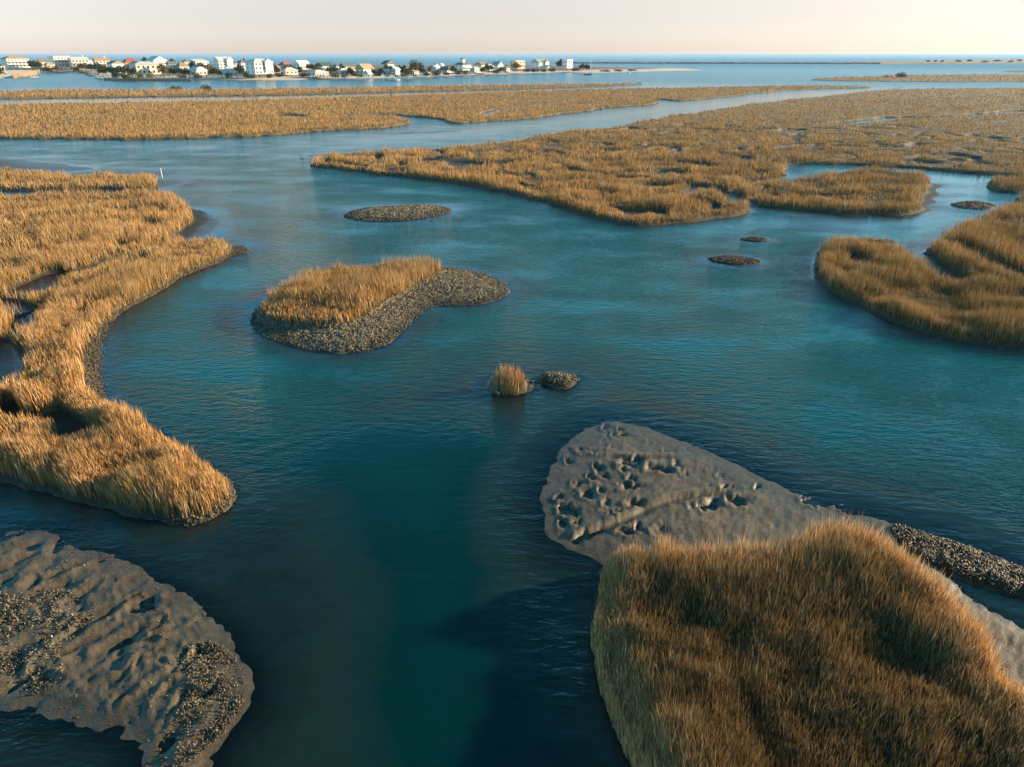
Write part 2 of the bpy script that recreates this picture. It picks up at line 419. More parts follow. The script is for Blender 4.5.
def fill(me, co, faces):
    k = faces.shape[1]
    me.vertices.add(len(co))
    me.vertices.foreach_set("co", np.ascontiguousarray(co, np.float32).ravel())
    me.loops.add(faces.size)
    me.loops.foreach_set("vertex_index", np.ascontiguousarray(faces, np.int32).ravel())
    me.polygons.add(len(faces))
    me.polygons.foreach_set("loop_start", np.arange(0, faces.size, k, dtype=np.int32))
    me.update(calc_edges=True)
    return me


def attr(me, name, v):
    a = me.attributes.new(name, 'FLOAT', 'POINT')
    a.data.foreach_set("value", np.ascontiguousarray(v, np.float32).ravel())


def vcol(me, rgb):
    a = me.attributes.new("Col", 'FLOAT_COLOR', 'POINT')
    a.data.foreach_set("color", np.concatenate([rgb, np.ones((len(rgb), 1))], 1).astype(np.float32).ravel())


def link(name, me, mat, parent=None, smooth=False):
    o = bpy.data.objects.new(name, me)
    if mat is not None and not me.materials:
        me.materials.append(mat)
    if smooth:
        me.polygons.foreach_set("use_smooth", np.ones(len(me.polygons), bool))
    COL.objects.link(o)
    if parent is not None:
        o.parent = parent
    return o


def tag(o, label=None, cat=None, group=None, kind=None):
    for k, v in (("label", label), ("category", cat), ("group", group), ("kind", kind)):
        if v:
            o[k] = v
    return o


def empty(name, loc, rz=0.0):
    o = bpy.data.objects.new(name, None)
    o.empty_display_size = .5
    o.location = loc
    o.rotation_euler = (0, 0, rz)
    COL.objects.link(o)
    return o


# ------------------------------------------------------------------ materials
class NT:
    def __init__(self, name):
        self.m = bpy.data.materials.new(name)
        self.m.use_nodes = True
        self.t = self.m.node_tree
        self.t.nodes.clear()
        self.out = self.n('ShaderNodeOutputMaterial')

    def n(self, typ, **kw):
        nd = self.t.nodes.new(typ)
        for k, v in kw.items():
            setattr(nd, k, v)
        return nd

    def l(self, a, b):
        self.t.links.new(a, b)

    def val(self, sock, v):
        if hasattr(v, 'links'):
            self.l(v, sock)
        else:
            sock.default_value = v

    def math(self, op, a, b=0.0, clamp=False):
        nd = self.n('ShaderNodeMath', operation=op, use_clamp=clamp)
        self.val(nd.inputs[0], a)
        self.val(nd.inputs[1], b)
        return nd.outputs[0]

    def mix(self, f, a, b, blend='MIX'):
        nd = self.n('ShaderNodeMix', data_type='RGBA', blend_type=blend)
        self.val(nd.inputs[0], f)
        self.val(nd.inputs[6], a if hasattr(a, 'links') else (*a, 1))
        self.val(nd.inputs[7], b if hasattr(b, 'links') else (*b, 1))
        return nd.outputs[2]

    def ramp(self, f, a, b, lo=0.0, hi=1.0):
        nd = self.n('ShaderNodeMapRange', clamp=True)
        self.val(nd.inputs[0], f)
        nd.inputs[1].default_value, nd.inputs[2].default_value = a, b
        nd.inputs[3].default_value, nd.inputs[4].default_value = lo, hi
        return nd.outputs[0]

    def noise(self, scale, detail=4, rough=.55, vec=None, stretch=None, rot=0):
        nd = self.n('ShaderNodeTexNoise')
        nd.inputs['Scale'].default_value = scale
        nd.inputs['Detail'].default_value = detail
        nd.inputs['Roughness'].default_value = rough
        g = self.n('ShaderNodeTexCoord').outputs['Object']
        if stretch:
            mp = self.n('ShaderNodeMapping')
            mp.inputs['Scale'].default_value = stretch
            mp.inputs['Rotation'].default_value = (0, 0, rot)
            self.l(g, mp.inputs[0])
            g = mp.outputs[0]
        self.l(g, nd.inputs['Vector'])
        return nd.outputs['Fac']

    def attr(self, name):
        return self.n('ShaderNodeAttribute', attribute_name=name)

    def bump(self, h, strength=.3, dist=.05):
        nd = self.n('ShaderNodeBump')
        self.val(nd.inputs['Strength'], strength)
        nd.inputs['Distance'].default_value = dist
        self.l(h, nd.inputs['Height'])
        return nd.outputs[0]

    def bsdf(self, col, rough=.7, normal=None, spec=.3, metal=0.0):
        p = self.n('ShaderNodeBsdfPrincipled')
        self.val(p.inputs['Base Color'], col if hasattr(col, 'links') else (*col, 1))
        self.val(p.inputs['Roughness'], rough)
        p.inputs['Specular IOR Level'].default_value = spec
        p.inputs['Metallic'].default_value = metal
        if normal is not None:
            self.l(normal, p.inputs['Normal'])
        return p

    def done(self, s):
        self.l(s, self.out.inputs['Surface'])
        return self.m


def plain(name, col, rough=.6, var=.12, scale=1.2, spec=.3, metal=0):
    t = NT(name)
    f = t.noise(scale, 4)
    c = t.mix(t.ramp(f, .3, .7), tuple(v * (1 - var) for v in col), tuple(min(1, v * (1 + var)) for v in col))
    return t.done(t.bsdf(c, rough, spec=spec, metal=metal).outputs[0])


def mat_ground():
    t = NT("wet mud and sand")
    wet = t.attr("wet").outputs['Fac']
    sand = t.attr("sand").outputs['Fac']
    shell = t.attr("shell").outputs['Fac']
    litter = t.attr("litter").outputs['Fac']
    n1, n2, n3 = t.noise(.35, 5), t.noise(3.0, 6, .65), t.noise(14, 4, .6)
    mud = t.mix(t.ramp(n1, .3, .7), (.098, .074, .047), (.140, .106, .068))
    mud = t.mix(t.ramp(n2, .42, .70), mud, (.062, .048, .031))
    mud = t.mix(t.ramp(n3, .60, .75, 0, .5), mud, (.22, .175, .115))
    sandc = t.mix(t.ramp(n2, .3, .7), (.56, .44, .32), (.66, .54, .41))
    c = t.mix(sand, mud, sandc)
    vor = t.n('ShaderNodeTexVoronoi')
    vor.inputs['Scale'].default_value = 9
    t.l(t.n('ShaderNodeTexCoord').outputs['Object'], vor.inputs['Vector'])
    shc = t.mix(vor.outputs['Color'], (.055, .045, .03), (.22, .175, .115))
    c = t.mix(t.math('MULTIPLY', shell, .85), c, shc)
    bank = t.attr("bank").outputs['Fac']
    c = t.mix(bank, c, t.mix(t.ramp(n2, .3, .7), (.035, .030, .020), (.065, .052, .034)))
    lit = t.mix(t.attr("thatch").outputs['Fac'], t.mix(t.ramp(n2, .3, .7), (.060, .044, .022), (.11, .078, .038)), t.mix(t.ramp(n2, .3, .7), (.20, .135, .062), (.28, .19, .09)))
    c = t.mix(litter, c, lit)
    dark = t.n('ShaderNodeMix', data_type='RGBA', blend_type='MULTIPLY')
    t.l(t.math('MULTIPLY', wet, .55), dark.inputs[0])
    t.l(c, dark.inputs[6])
    dark.inputs[7].default_value = (.45, .45, .42, 1)
    rough = t.math('MAXIMUM', t.ramp(wet, 0, 1, .85, .42), t.math('MULTIPLY', bank, .8))
    h = t.math('ADD', t.math('MULTIPLY', n2, .6), t.math('MULTIPLY', n3, .4))
    return t.done(t.bsdf(dark.outputs[2], rough, t.bump(h, .7, .06), spec=.35).outputs[0])


def mat_water():
    t = NT("lagoon water")
    dep = t.attr("depth").outputs['Fac']
    calm = t.attr("calm").outputs['Fac']
    op = t.math('SUBTRACT', 1.0, t.math('POWER', 2.718, t.math('MULTIPLY', t.math('ADD', dep, .005), -2.6)), clamp=True)
    n0 = t.noise(.12, 3)
    deep = t.mix(t.math('SUBTRACT', 1.0, t.attr("far_tone").outputs['Fac']), t.mix(t.ramp(n0, .3, .7), (.0004, .064, .066), (.0006, .090, .090)), t.mix(t.ramp(n0, .3, .7), (.0003, .027, .029), (.0005, .037, .039)))
    body = t.mix(t.ramp(dep, .03, .42), (.034, .062, .052), deep)
    # ripples: short wind waves running across the channel, and a slower chop
    w1 = t.noise(3.3, 3, .5, stretch=(1.0, 2.6, 1), rot=R(35))
    w2 = t.noise(1.2, 3, .5, stretch=(1.0, 2.4, 1), rot=R(28))
    w3 = t.noise(7.5, 2, .5, stretch=(1.0, 1.8, 1), rot=R(50))
    h = t.math('ADD', t.math('ADD', t.math('MULTIPLY', w1, .10), t.math('MULTIPLY', w2, .20)), t.math('MULTIPLY', w3, .022))
    nb = t.n('ShaderNodeBump')
    chop = t.attr("chop").outputs['Fac']
    sea = t.attr("sea").outputs['Fac']
    t.l(t.math('ADD', t.math('MULTIPLY', t.math('MULTIPLY', t.ramp(calm, 0, 1, .72, .05), t.ramp(t.noise(.11, 4, .6, stretch=(1, 1.8, 1), rot=R(20)), .36, .64, .35, 1.25)), t.math('SUBTRACT', 1.0, t.math('MULTIPLY', chop, .75))), t.math('MULTIPLY', sea, 1.7)), nb.inputs['Strength'])
    nb.inputs['Distance'].default_value = 1.0
    t.l(h, nb.inputs['Height'])
    dif = t.n('ShaderNodeBsdfDiffuse')
    t.l(body, dif.inputs[0])
    tr = t.n('ShaderNodeBsdfTransparent')
    tr.inputs[0].default_value = (.88, .95, .92, 1)
    m1 = t.n('ShaderNodeMixShader')
    t.l(op, m1.inputs[0]); t.l(tr.outputs[0], m1.inputs[1]); t.l(dif.outputs[0], m1.inputs[2])
    gl = t.n('ShaderNodeBsdfGlossy')
    t.l(t.math('ADD', t.ramp(chop, 0, 1, .05, .09), t.math('MULTIPLY', sea, .24)), gl.inputs['Roughness'])
    t.l(nb.outputs[0], gl.inputs['Normal'])
    fr = t.n('ShaderNodeFresnel')
    fr.inputs['IOR'].default_value = 1.333
    t.l(nb.outputs[0], fr.inputs['Normal'])
    m2 = t.n('ShaderNodeMixShader')
    t.l(fr.outputs[0], m2.inputs[0]); t.l(m1.outputs[0], m2.inputs[1]); t.l(gl.outputs[0], m2.inputs[2])
    return t.done(m2.outputs[0])


def mat_leafy(name, trans=.3):
    t = NT(name)
    c = t.attr("Col").outputs['Color']
    d = t.n('ShaderNodeBsdfDiffuse'); t.l(c, d.inputs[0])
    tl = t.n('ShaderNodeBsdfTranslucent'); t.l(c, tl.inputs[0])
    m = t.n('ShaderNodeMixShader'); m.inputs[0].default_value = trans
    t.l(d.outputs[0], m.inputs[1]); t.l(tl.outputs[0], m.inputs[2])
    return t.done(m.outputs[0])


def mat_shell():
    t = NT("oyster shell")
    c = t.attr("Col").outputs['Color']
    n = t.noise(60, 2)
    c = t.mix(t.ramp(n, .3, .7, .0, .5), c, (.08, .065, .045))
    return t.done(t.bsdf(c, .6).outputs[0])


M_GROUND, M_WATER, M_GRASS, M_SHELL = mat_ground(), mat_water(), mat_leafy("dry cordgrass", .22), mat_shell()

# ------------------------------------------------------------------ ground and water sheets
me = grid_mesh("ground", GX, GY, Z)
wetv = (1 - sstep(.02, .20, Z)) * (1 - .75 * sstep(.0, -.10, Z))
shellv = np.zeros(GX.shape)
for nm in ("island_bank", "islet", "mound", "bar_a", "bar_b", "bar_c", "tuft_base"):
    shellv = np.maximum(shellv, sstep(-.8, .3, MUDD[nm]))
shellv = np.maximum(shellv, sstep(-.3, .3, strip))
for pl in ([(172, 655), (212, 640), (242, 662), (248, 696), (228, 732), (200, 756), (165, 790), (158, 740), (186, 705), (190, 675)], [(-120, 600), (0, 596), (60, 590), (110, 610), (70, 640), (62, 690), (40, 705), (-120, 705)]):
    dd_ = sdf(WX, WY, ring(pl), 4)
    shellv = np.maximum(shellv, .75 * sstep(-.4, .6, dd_) * sstep(-.4, .2, on(dd_ > -1, lambda x, y: fbm(x * .8, y * .8, 123, 2))))
attr(me, "wet", np.where(GR < 900, wetv * (1 - .8 * sstep(0, 12, MUDD["dunes"])), 0))
dn_ = MUDD["dunes"]
attr(me, "sand", np.maximum((.22 + .30 * sstep(-.25, .3, on(GR < 120, lambda x, y: fbm(x * .5, y * .8, 171, 4)))) * sstep(0, -.07, Z) * (GR < 200) + .03 * sstep(.3, 2.2, MUDD['bar']) * (Z > 0), np.maximum(sstep(-6, 0, dn_) * (1 - .85 * sstep(20, 40, dn_)), .35 * sstep(-10, 10, MUDD["far_shore"]))))
attr(me, "shell", shellv)
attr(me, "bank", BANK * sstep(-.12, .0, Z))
attr(me, "thatch", sstep(70, 160, GR))
attr(me, "litter", sstep(-.1, .4, LANDD) * (REGION >= 0) * sstep(.2, .5, GRASS_H))
tag(link("ground", me, M_GROUND, smooth=True), kind="structure")

S = (slice(None, None, 2), slice(None, None, 2))
me = grid_mesh("water", GX[S], GY[S], np.zeros(GX[S].shape))
attr(me, "depth", np.where(GR[S] > 1000, 3.0, np.maximum(-Z[S], 0)))
calm = np.zeros(GX.shape)
for pts, w in (([(785, 170), (1030, 172), (1010, 200), (950, 232), (905, 245), (830, 236), (790, 228), (700, 226), (760, 216), (915, 212), (935, 190), (900, 172)], 8.0),
               ([(413, 127), (520, 120), (660, 104), (870, 88), (900, 88), (700, 110), (560, 134), (400, 150), (320, 152), (260, 150), (300, 136)], 25.0),
               ([(0, 97), (300, 95), (640, 87), (640, 90), (300, 100), (0, 106)], 10.0),
               ([(345, 205), (460, 200), (480, 214), (400, 226), (330, 222)], 4.0)):
    calm = np.maximum(calm, sstep(-w, w, sdf(GX, GY, ring(pts), 40)))
calm = np.maximum(calm, .6 * sstep(.35, .05, -Z) * (GR < 300))
calm = np.maximum(calm, .55 * sstep(.05, .45, on(NEAR & (GR > 60), lambda x, y: fbm(x * .02, y * .05, 95, 3))) * sstep(60, 120, GR))
lee = np.zeros(GX.shape)
calm = np.maximum(calm, .88 * sstep(-2, 3, sdf(GX, GY, ring([(180, 767), (150, 560), (240, 520), (330, 420), (520, 420), (540, 560), (590, 767), (600, 960), (150, 960)]), 12)))
attr(me, "calm", calm[S])
# body colour by distance: lens falloff and weaker near reflection painted as darker water
far_tone = sstep(21, 44, GR + 7 * on(GR < 120, lambda x, y: fbm(x * .06, y * .06, 181, 3)))
attr(me, "far_tone", far_tone[S])
attr(me, "sea", .40 * sstep(330, 480, GR[S]) + .6 * sstep(700, 1300, GR[S]))
attr(me, "chop", sstep(60, 260, GR[S]) * (1 - .6 * calm[S]))
tag(link("water", me, M_WATER, smooth=True), kind="structure")


# ------------------------------------------------------------------ sampling the grid
def samp(A, x, y):
    az = np.arctan2(x, y)
    c = np.clip((az - AZ[0]) / (AZ[1] - AZ[0]), 0, NC - 1.001)
    r = np.clip(np.log(np.maximum(np.hypot(x, y), R0) / R0) / DL, 0, NR - 1.001)
    ci, ri = c.astype(int), r.astype(int)
    fc, fr = c - ci, r - ri
    return (A[ri, ci] * (1 - fc) + A[ri, ci + 1] * fc) * (1 - fr) + (A[ri + 1, ci] * (1 - fc) + A[ri + 1, ci + 1] * fc) * fr


def samp_near(A, x, y):
    az = np.arctan2(x, y)
    c = np.clip(np.rint((az - AZ[0]) / (AZ[1] - AZ[0])), 0, NC - 1).astype(int)
    r = np.clip(np.rint(np.log(np.maximum(np.hypot(x, y), R0) / R0) / DL), 0, NR - 1).astype(int)
    return A[r, c]


# ------------------------------------------------------------------ cordgrass
def blades(x, y, z, h, w, col_root, col_tip, lean):
    n = len(x)
    yaw = rng.uniform(0, math.pi, n)
    wx, wy = np.cos(yaw) * w * .5, np.sin(yaw) * w * .5
    lx = lean[0] + rng.normal(0, .17, n)
    ly = lean[1] + rng.normal(0, .17, n)
    V = np.empty((n, 5, 3), np.float32)
    V[:, 0] = np.stack([x - wx, y - wy, z - .05], 1)
    V[:, 1] = np.stack([x + wx, y + wy, z - .05], 1)
    mx, my, mz = x + lx * h * .22, y + ly * h * .22, z + h * .58
    V[:, 2] = np.stack([mx + wx * .8, my + wy * .8, mz], 1)
    V[:, 3] = np.stack([mx - wx * .8, my - wy * .8, mz], 1)
    V[:, 4] = np.stack([x + lx * h * .62, y + ly * h * .62, z + h], 1)
    C = np.empty((n, 5, 3), np.float32)
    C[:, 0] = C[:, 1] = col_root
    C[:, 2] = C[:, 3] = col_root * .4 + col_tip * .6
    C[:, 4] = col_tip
    b = np.arange(n)[:, None] * 5
    T = np.concatenate([b + np.array([[0, 1, 2]]), b + np.array([[0, 2, 3]]), b + np.array([[3, 2, 4]])], 1).reshape(-1, 3)
    return V.reshape(-1, 3), T, C.reshape(-1, 3)


def tufts(x, y, z, h, w, col_root, col_tip, lean):
    """distant stems: one tapering leaf each"""
    n = len(x)
    yaw = rng.normal(R(42), R(32), n)
    wx, wy = np.cos(yaw) * w * .5, np.sin(yaw) * w * .5
    lx, ly = lean[0] + rng.normal(0, .32, n), lean[1] + rng.normal(0, .32, n)
    V = np.stack([np.stack([x - wx, y - wy, z - .05], 1), np.stack([x + wx, y + wy, z - .05], 1), np.stack([x + lx * h * .6, y + ly * h * .6, z + h], 1)], 1)
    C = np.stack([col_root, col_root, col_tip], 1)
    T = np.arange(n * 3).reshape(-1, 3)
    return V.reshape(-1, 3), T, C.reshape(-1, 3)


NCAND = 6500000
az = rng.uniform(-R(61), R(61), NCAND)
rr = 1 / rng.uniform(1 / 1000.0, 1 / 8.6, NCAND)
bx, by = rr * np.sin(az), rr * np.cos(az)
reg = samp_near(REGION, bx, by)
hh = samp(GRASS_H, bx, by)
keep = (reg >= 0) & (hh > .125) & (rng.random(NCAND) < np.where(rr < 24, .30, np.where(rr < 45, .48, 1.0)) * np.where(reg == len(MARSH) - 1, .55 + .45 * sstep(-.1, .3, samp(LANDD, bx, by)), .3 + .7 * sstep(.1, .7, samp(LANDD, bx, by))))
bx, by, reg, hh, rr = bx[keep], by[keep], reg[keep], hh[keep], rr[keep]
bz = samp(Z, bx, by)
ed = samp(EDGE, bx, by)
keep = bz > -.02
bx, by, bz, reg, hh, rr, ed = [a[keep] for a in (bx, by, bz, reg, hh, rr, ed)]
slant = np.sqrt(rr * rr + H * H)
PAL = np.array([[.51, .28, .112], [.56, .34, .16], [.40, .205, .075], [.27, .17, .068], [.63, .445, .25]])
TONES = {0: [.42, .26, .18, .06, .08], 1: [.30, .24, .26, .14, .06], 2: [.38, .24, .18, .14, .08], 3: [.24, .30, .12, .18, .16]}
GLABEL = {
    "spit": ("tan cordgrass on the curved spit with a bank of mud facing the open channel", "marsh grass"),
    "strip": ("golden grass on the low strip beside the white marker post", "marsh grass"),
    "far_flat": ("wide flat tan marsh grass between the thin grassy bar and the broad channel", "marsh grass"),
    "far_bar": ("thin bar of brown grass nearest the row of beach houses", "marsh grass"),
    "meadow": ("largest brown marsh meadow with a pointed tip where the dark heron wades", "marsh grass"),
    "long_hummock": ("long hummock of golden grass between the pale creek and the large meadow", "marsh grass"),
    "east_marsh": ("rounded golden marsh with a steep shaded bank across the open water from the spit", "marsh grass"),
    "corner_marsh": ("small patch of brown grass by the dark shell bar in the pale creek", "marsh grass"),
    "east_bar": ("low brown grass bar with one round shrub below the distant shore", "marsh grass"),
    "island_grass": ("orange grass covering half of the oyster shell island in mid channel", "marsh grass"),
    "point": ("tall dark golden grass nearest the viewer behind the pitted sandbar", "marsh grass"),
}
for i, (name, pts, st) in enumerate(MARSH):
    s = reg == i
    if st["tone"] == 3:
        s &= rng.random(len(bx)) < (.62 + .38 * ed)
    x, y, z, h0, r0, sl, e = bx[s], by[s], bz[s], hh[s], rr[s], slant[s], ed[s]
    if name == "tuft":
        m = 420
        a, q = rng.uniform(0, 2 * math.pi, m), np.sqrt(rng.random(m))
        cx, cy = at(509, 386, .2)
        x, y = cx + q * np.cos(a) * .85, cy + q * np.sin(a) * .62
        z, h0 = samp(Z, x, y), np.full(m, 1.08) * (1 - .28 * q)
        sl, e = np.full(m, math.hypot(H, cy)), np.ones(m)
    n = len(x)
    if n == 0:
        continue
    tone = fbm(x * .09, y * .09, 101, 2) * .9 + rng.normal(0, .55, n) * (.75 - .62 * (sstep(50, 170, r0) if name != 'tuft' else 0))
    pw = np.array(TONES[st["tone"]])
    ci = rng.choice(5, n, p=pw / pw.sum())
    tip = PAL[ci] * (1 + .16 * tone[:, None])
    tip = tip * (1 + .26 * fbm(x * .011, y * .03, 161, 3) * (sstep(60, 150, r0) if name != 'tuft' else np.zeros(n)))[:, None]
    tip = tip * (1 + .38 * e[:, None]) if st['tone'] == 3 else tip * (1 + (.30 * e - .16 * (1 - e)) * np.where(r0 < 170, 1, .4))[:, None] if name != 'tuft' else tip * 1.1 * np.where(rng.random(n) < .25, .55, 1.08)[:, None] ** (1 - .8 * (sstep(50, 170, r0) if name != 'tuft' else np.zeros(n)))[:, None]  # nearest stand: sunlit look of the rims painted into the tip colour
    tip *= np.array([1.0, 1.0, 1.0])
    mean_ = PAL[ci].mean(0)
    tip = tip + (mean_ * (tip.mean(1, keepdims=True) / mean_.mean() * .35 + .65) - tip) * (.7 * (sstep(80, 190, r0) if name != 'tuft' else np.zeros(n)))[:, None]
    grn = np.array([.15, .125, .045])
    patch = sstep(.0, .5, fbm(x * .05 + 9, y * .05, 111, 3))[:, None]
    tip = tip * (1 - .22 * patch) + grn * 1.3 * .22 * patch
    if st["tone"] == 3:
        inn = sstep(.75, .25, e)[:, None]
        tip = tip * (1 - .56 * inn) + np.array([.09, .085, .04]) * .30 * inn  # inner stems browner olive, with the shade behind the rims painted in
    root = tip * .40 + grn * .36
    fr_ = sstep(50, 170, r0) if name != 'tuft' else 0.0
    h = h0 * (1 - .22 * fr_) * (1 + (1 - .68 * fr_) * rng.uniform(-.42, .16, n))
    if st["tone"] == 3:
        h = np.where(rng.random(n) < .04, h * 1.35, h)
    nr_ = r0 < 45 if name != "tuft" else np.ones(n, bool)
    w = np.where(nr_, np.maximum(.016, (.70 if st['tone'] == 3 else .66) * sl / F), .60 * sl / F) * rng.uniform(.7, 1.25, n)
    parts, b0 = [], 0
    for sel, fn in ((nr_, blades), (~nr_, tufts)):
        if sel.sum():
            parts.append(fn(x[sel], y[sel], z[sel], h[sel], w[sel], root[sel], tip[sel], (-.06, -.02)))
    if len(parts) == 2:
        V = np.concatenate([p[0] for p in parts])
        T = np.concatenate([parts[0][1], parts[1][1] + len(parts[0][0])])
        C = np.concatenate([p[2] for p in parts])
    else:
        V, T, C = parts[0]
    me = bpy.data.meshes.new("cordgrass")
    fill(me, V, T)
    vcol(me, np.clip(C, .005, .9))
    if name == "tuft":
        o = link("grass_tuft", me, M_GRASS)
        tag(o, "lone clump of golden cordgrass standing in open water beside a shell mound", "grass tuft")
    else:
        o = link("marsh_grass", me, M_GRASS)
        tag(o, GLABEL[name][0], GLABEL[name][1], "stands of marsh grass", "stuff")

# ------------------------------------------------------------------ oyster shells
OCT = np.array([[1, 0, 0], [-1, 0, 0], [0, 1, 0], [0, -1, 0], [0, 0, 1], [0, 0, -1]], float)
OF = np.array([[0, 2, 4], [2, 1, 4], [1, 3, 4], [3, 0, 4], [2, 0, 5], [1, 2, 5], [3, 1, 5], [0, 3, 5]])
SPAL = np.array([[.27, .205, .115], [.33, .255, .15], [.16, .12, .07], [.07, .055, .035], [.46, .39, .28], [.26, .19, .07]])


def shells(x, y, size, label, pale=0.0, up=.6, lift=.0, tint=1.0):
    n = len(x)
    z = samp(Z, x, y)
    k = z > -.10
    x, y, z, size = x[k], y[k], z[k], size[k]
    n = len(x)
    if n == 0:
        return
    B = OCT[None] * np.stack([size * rng.uniform(.7, 1.1, n), size * rng.uniform(.38, .6, n), size * rng.uniform(.16, .3, n)], 1)[:, None, :]
    B = B * (1 + rng.uniform(-.25, .25, B.shape))
    tilt = rng.uniform(-1, 1, n) * up * 1.5
    yaw = rng.uniform(0, 2 * math.pi, n)
    ct, st_ = np.cos(tilt)[:, None], np.sin(tilt)[:, None]
    X, Y, Zz = B[..., 0] * ct - B[..., 2] * st_, B[..., 1], B[..., 0] * st_ + B[..., 2] * ct
    cy_, sy = np.cos(yaw)[:, None], np.sin(yaw)[:, None]
    V = np.stack([x[:, None] + X * cy_ - Y * sy, y[:, None] + X * sy + Y * cy_, z[:, None] + Zz + (size * .25 + lift * rng.random(n))[:, None]], -1)
    p = np.array([.26, .2 + pale, .2, .16, .06 + pale, .12])
    C = SPAL[rng.choice(6, n, p=p / p.sum())] * rng.uniform(.75, 1.15, (n, 1)) * tint * (.40 + .60 * sstep(.02, .24, z))[:, None]
    F_ = (np.arange(n)[:, None, None] * 6 + OF[None]).reshape(-1, 3)
    me = bpy.data.meshes.new("oyster_shells")
    fill(me, V.reshape(-1, 3), F_)
    vcol(me, np.repeat(C, 6, 0))
    tag(link("oyster_shells", me, M_SHELL), label, "oyster shells", "beds of oyster shells", "stuff")


def in_poly(P, n):
    lo, hi = P.min(0), P.max(0)
    x, y = rng.uniform(lo[0], hi[0], n * 3), rng.uniform(lo[1], hi[1], n * 3)
    m = sdf(x, y, P, 50) > 0
    return x[m][:n], y[m][:n]


def mud(name):
    return ring([m for m in MUD if m[0] == name][0][1])


def sz(n, a=.055, b=.12):
    return rng.uniform(a, b, n)


x, y = in_poly(mud("island_bank"), 26000)
k = (samp_near(REGION, x, y) < 0) & (fbm(x * .9, y * .9, 141, 3) + rng.normal(0, .25, len(x)) > -.28)
shells(x[k], y[k], sz(k.sum(), .06, .13), "bank of grey brown oyster shells around the grassy mid channel island")
x, y = in_poly(mud("islet"), 10000)
k = fbm(x * .6, y * .6, 143, 3) + rng.normal(0, .25, len(x)) > -.25
x, y = x[k], y[k]
shells(x, y, sz(len(x), .09, .20), "low oval mound of shells alone in the channel beyond the grassy island")
x, y = in_poly(ring([(522, 379), (545, 371), (560, 370), (582, 374), (584, 388), (560, 396), (535, 396)]), 3600)
k = samp(Z, x, y) + .10 * fbm(x * 1.5, y * 1.5, 145, 2) + rng.normal(0, .05, len(x)) > .06
x, y = x[k], y[k]
shells(x, y, sz(len(x), .05, .11), "small dark shell mound next to the lone grass clump", lift=.12)
x, y = in_poly(ring([(560, 388), (500, 390), (485, 400), (520, 404), (600, 396), (590, 386)]), 500)
x, y = in_poly(ring([(885, 522), (930, 535), (985, 554), (1060, 584), (1060, 612), (1024, 600), (955, 576), (905, 552)]), 9500)
n_ = fbm(x * .9, y * .9, 121, 2)
k = n_ + rng.normal(0, .35, len(x)) > -.05
shells(x[k], y[k], sz(k.sum(), .045, .10), "strip of oyster shells along the water edge behind the nearest grass", lift=.05, tint=.55)
for nm, cnt, lab in (("bar_a", 1500, "dark lens shaped shell bar nearest the rounded golden marsh"), ("bar_b", 500, "tiny dark shell bar just beyond the lens shaped one"), ("bar_c", 1500, "dark shell bar lying in the pale creek")):
    x, y = in_poly(mud(nm), cnt)
    shells(x, y, sz(len(x), .08, .16), lab, pale=-.04, tint=.35)
x, y = in_poly(ring([(172, 655), (212, 640), (242, 662), (248, 696), (228, 732), (200, 756), (165, 790), (158, 740), (186, 705), (190, 675)]), 4200)
n_ = fbm(x * .8, y * .8, 123, 2)
k = n_ + rng.normal(0, .35, len(x)) > .12
shells(x[k], y[k], sz(k.sum(), .022, .070), "dense scatter of yellowish shells at the end of the rippled mud flat", pale=.12, up=1.0, lift=.03)
x, y = in_poly(ring([(-120, 600), (0, 596), (60, 590), (110, 610), (70, 640), (62, 690), (40, 705), (-120, 705)]), 6500)
n_ = fbm(x * .9, y * .9, 125, 2)
k = n_ + rng.normal(0, .2, len(x)) - .25 * (samp(Z, x, y) < .02) > .02
shells(x[k], y[k], sz(k.sum(), .022, .070), "clusters of yellowish oysters at the near corner of the rippled mud flat", pale=.10, up=1.0, lift=.04)
x, y = in_poly(mud("flat"), 1500)
k = fbm(x * .7, y * .7, 127, 2) > .1
shells(x[k], y[k], sz(k.sum(), .025, .06), "sparse shells strewn over the middle of the rippled mud flat", pale=.1, up=1.0)
# shelly banks of the spit
P = ring(MARSH[0][1])
x, y = in_poly(np.array([at(*p) for p in [(262, 240), (255, 262), (150, 305), (110, 330), (108, 400), (120, 425), (250, 480), (250, 520), (190, 535), (150, 520), (215, 470), (80, 400), (70, 340), (120, 300), (200, 255)]]), 30000)
d = samp(LANDD, x, y)
k = (d > -1.1) & (d < .55)
shells(x[k], y[k], sz(k.sum(), .05, .11), "shelly edge of the mud bank below the grass of the curved spit")
x, y = in_poly(np.array([at(*p) for p in [(960, 600), (985, 640), (1030, 690), (1000, 690), (965, 660), (945, 620)]]), 500)
k = fbm(x * 1.2, y * 1.2, 129, 2) > .15
shells(x[k], y[k], sz(k.sum(), .03, .06), "few shells on the bare sand beside the nearest grass")

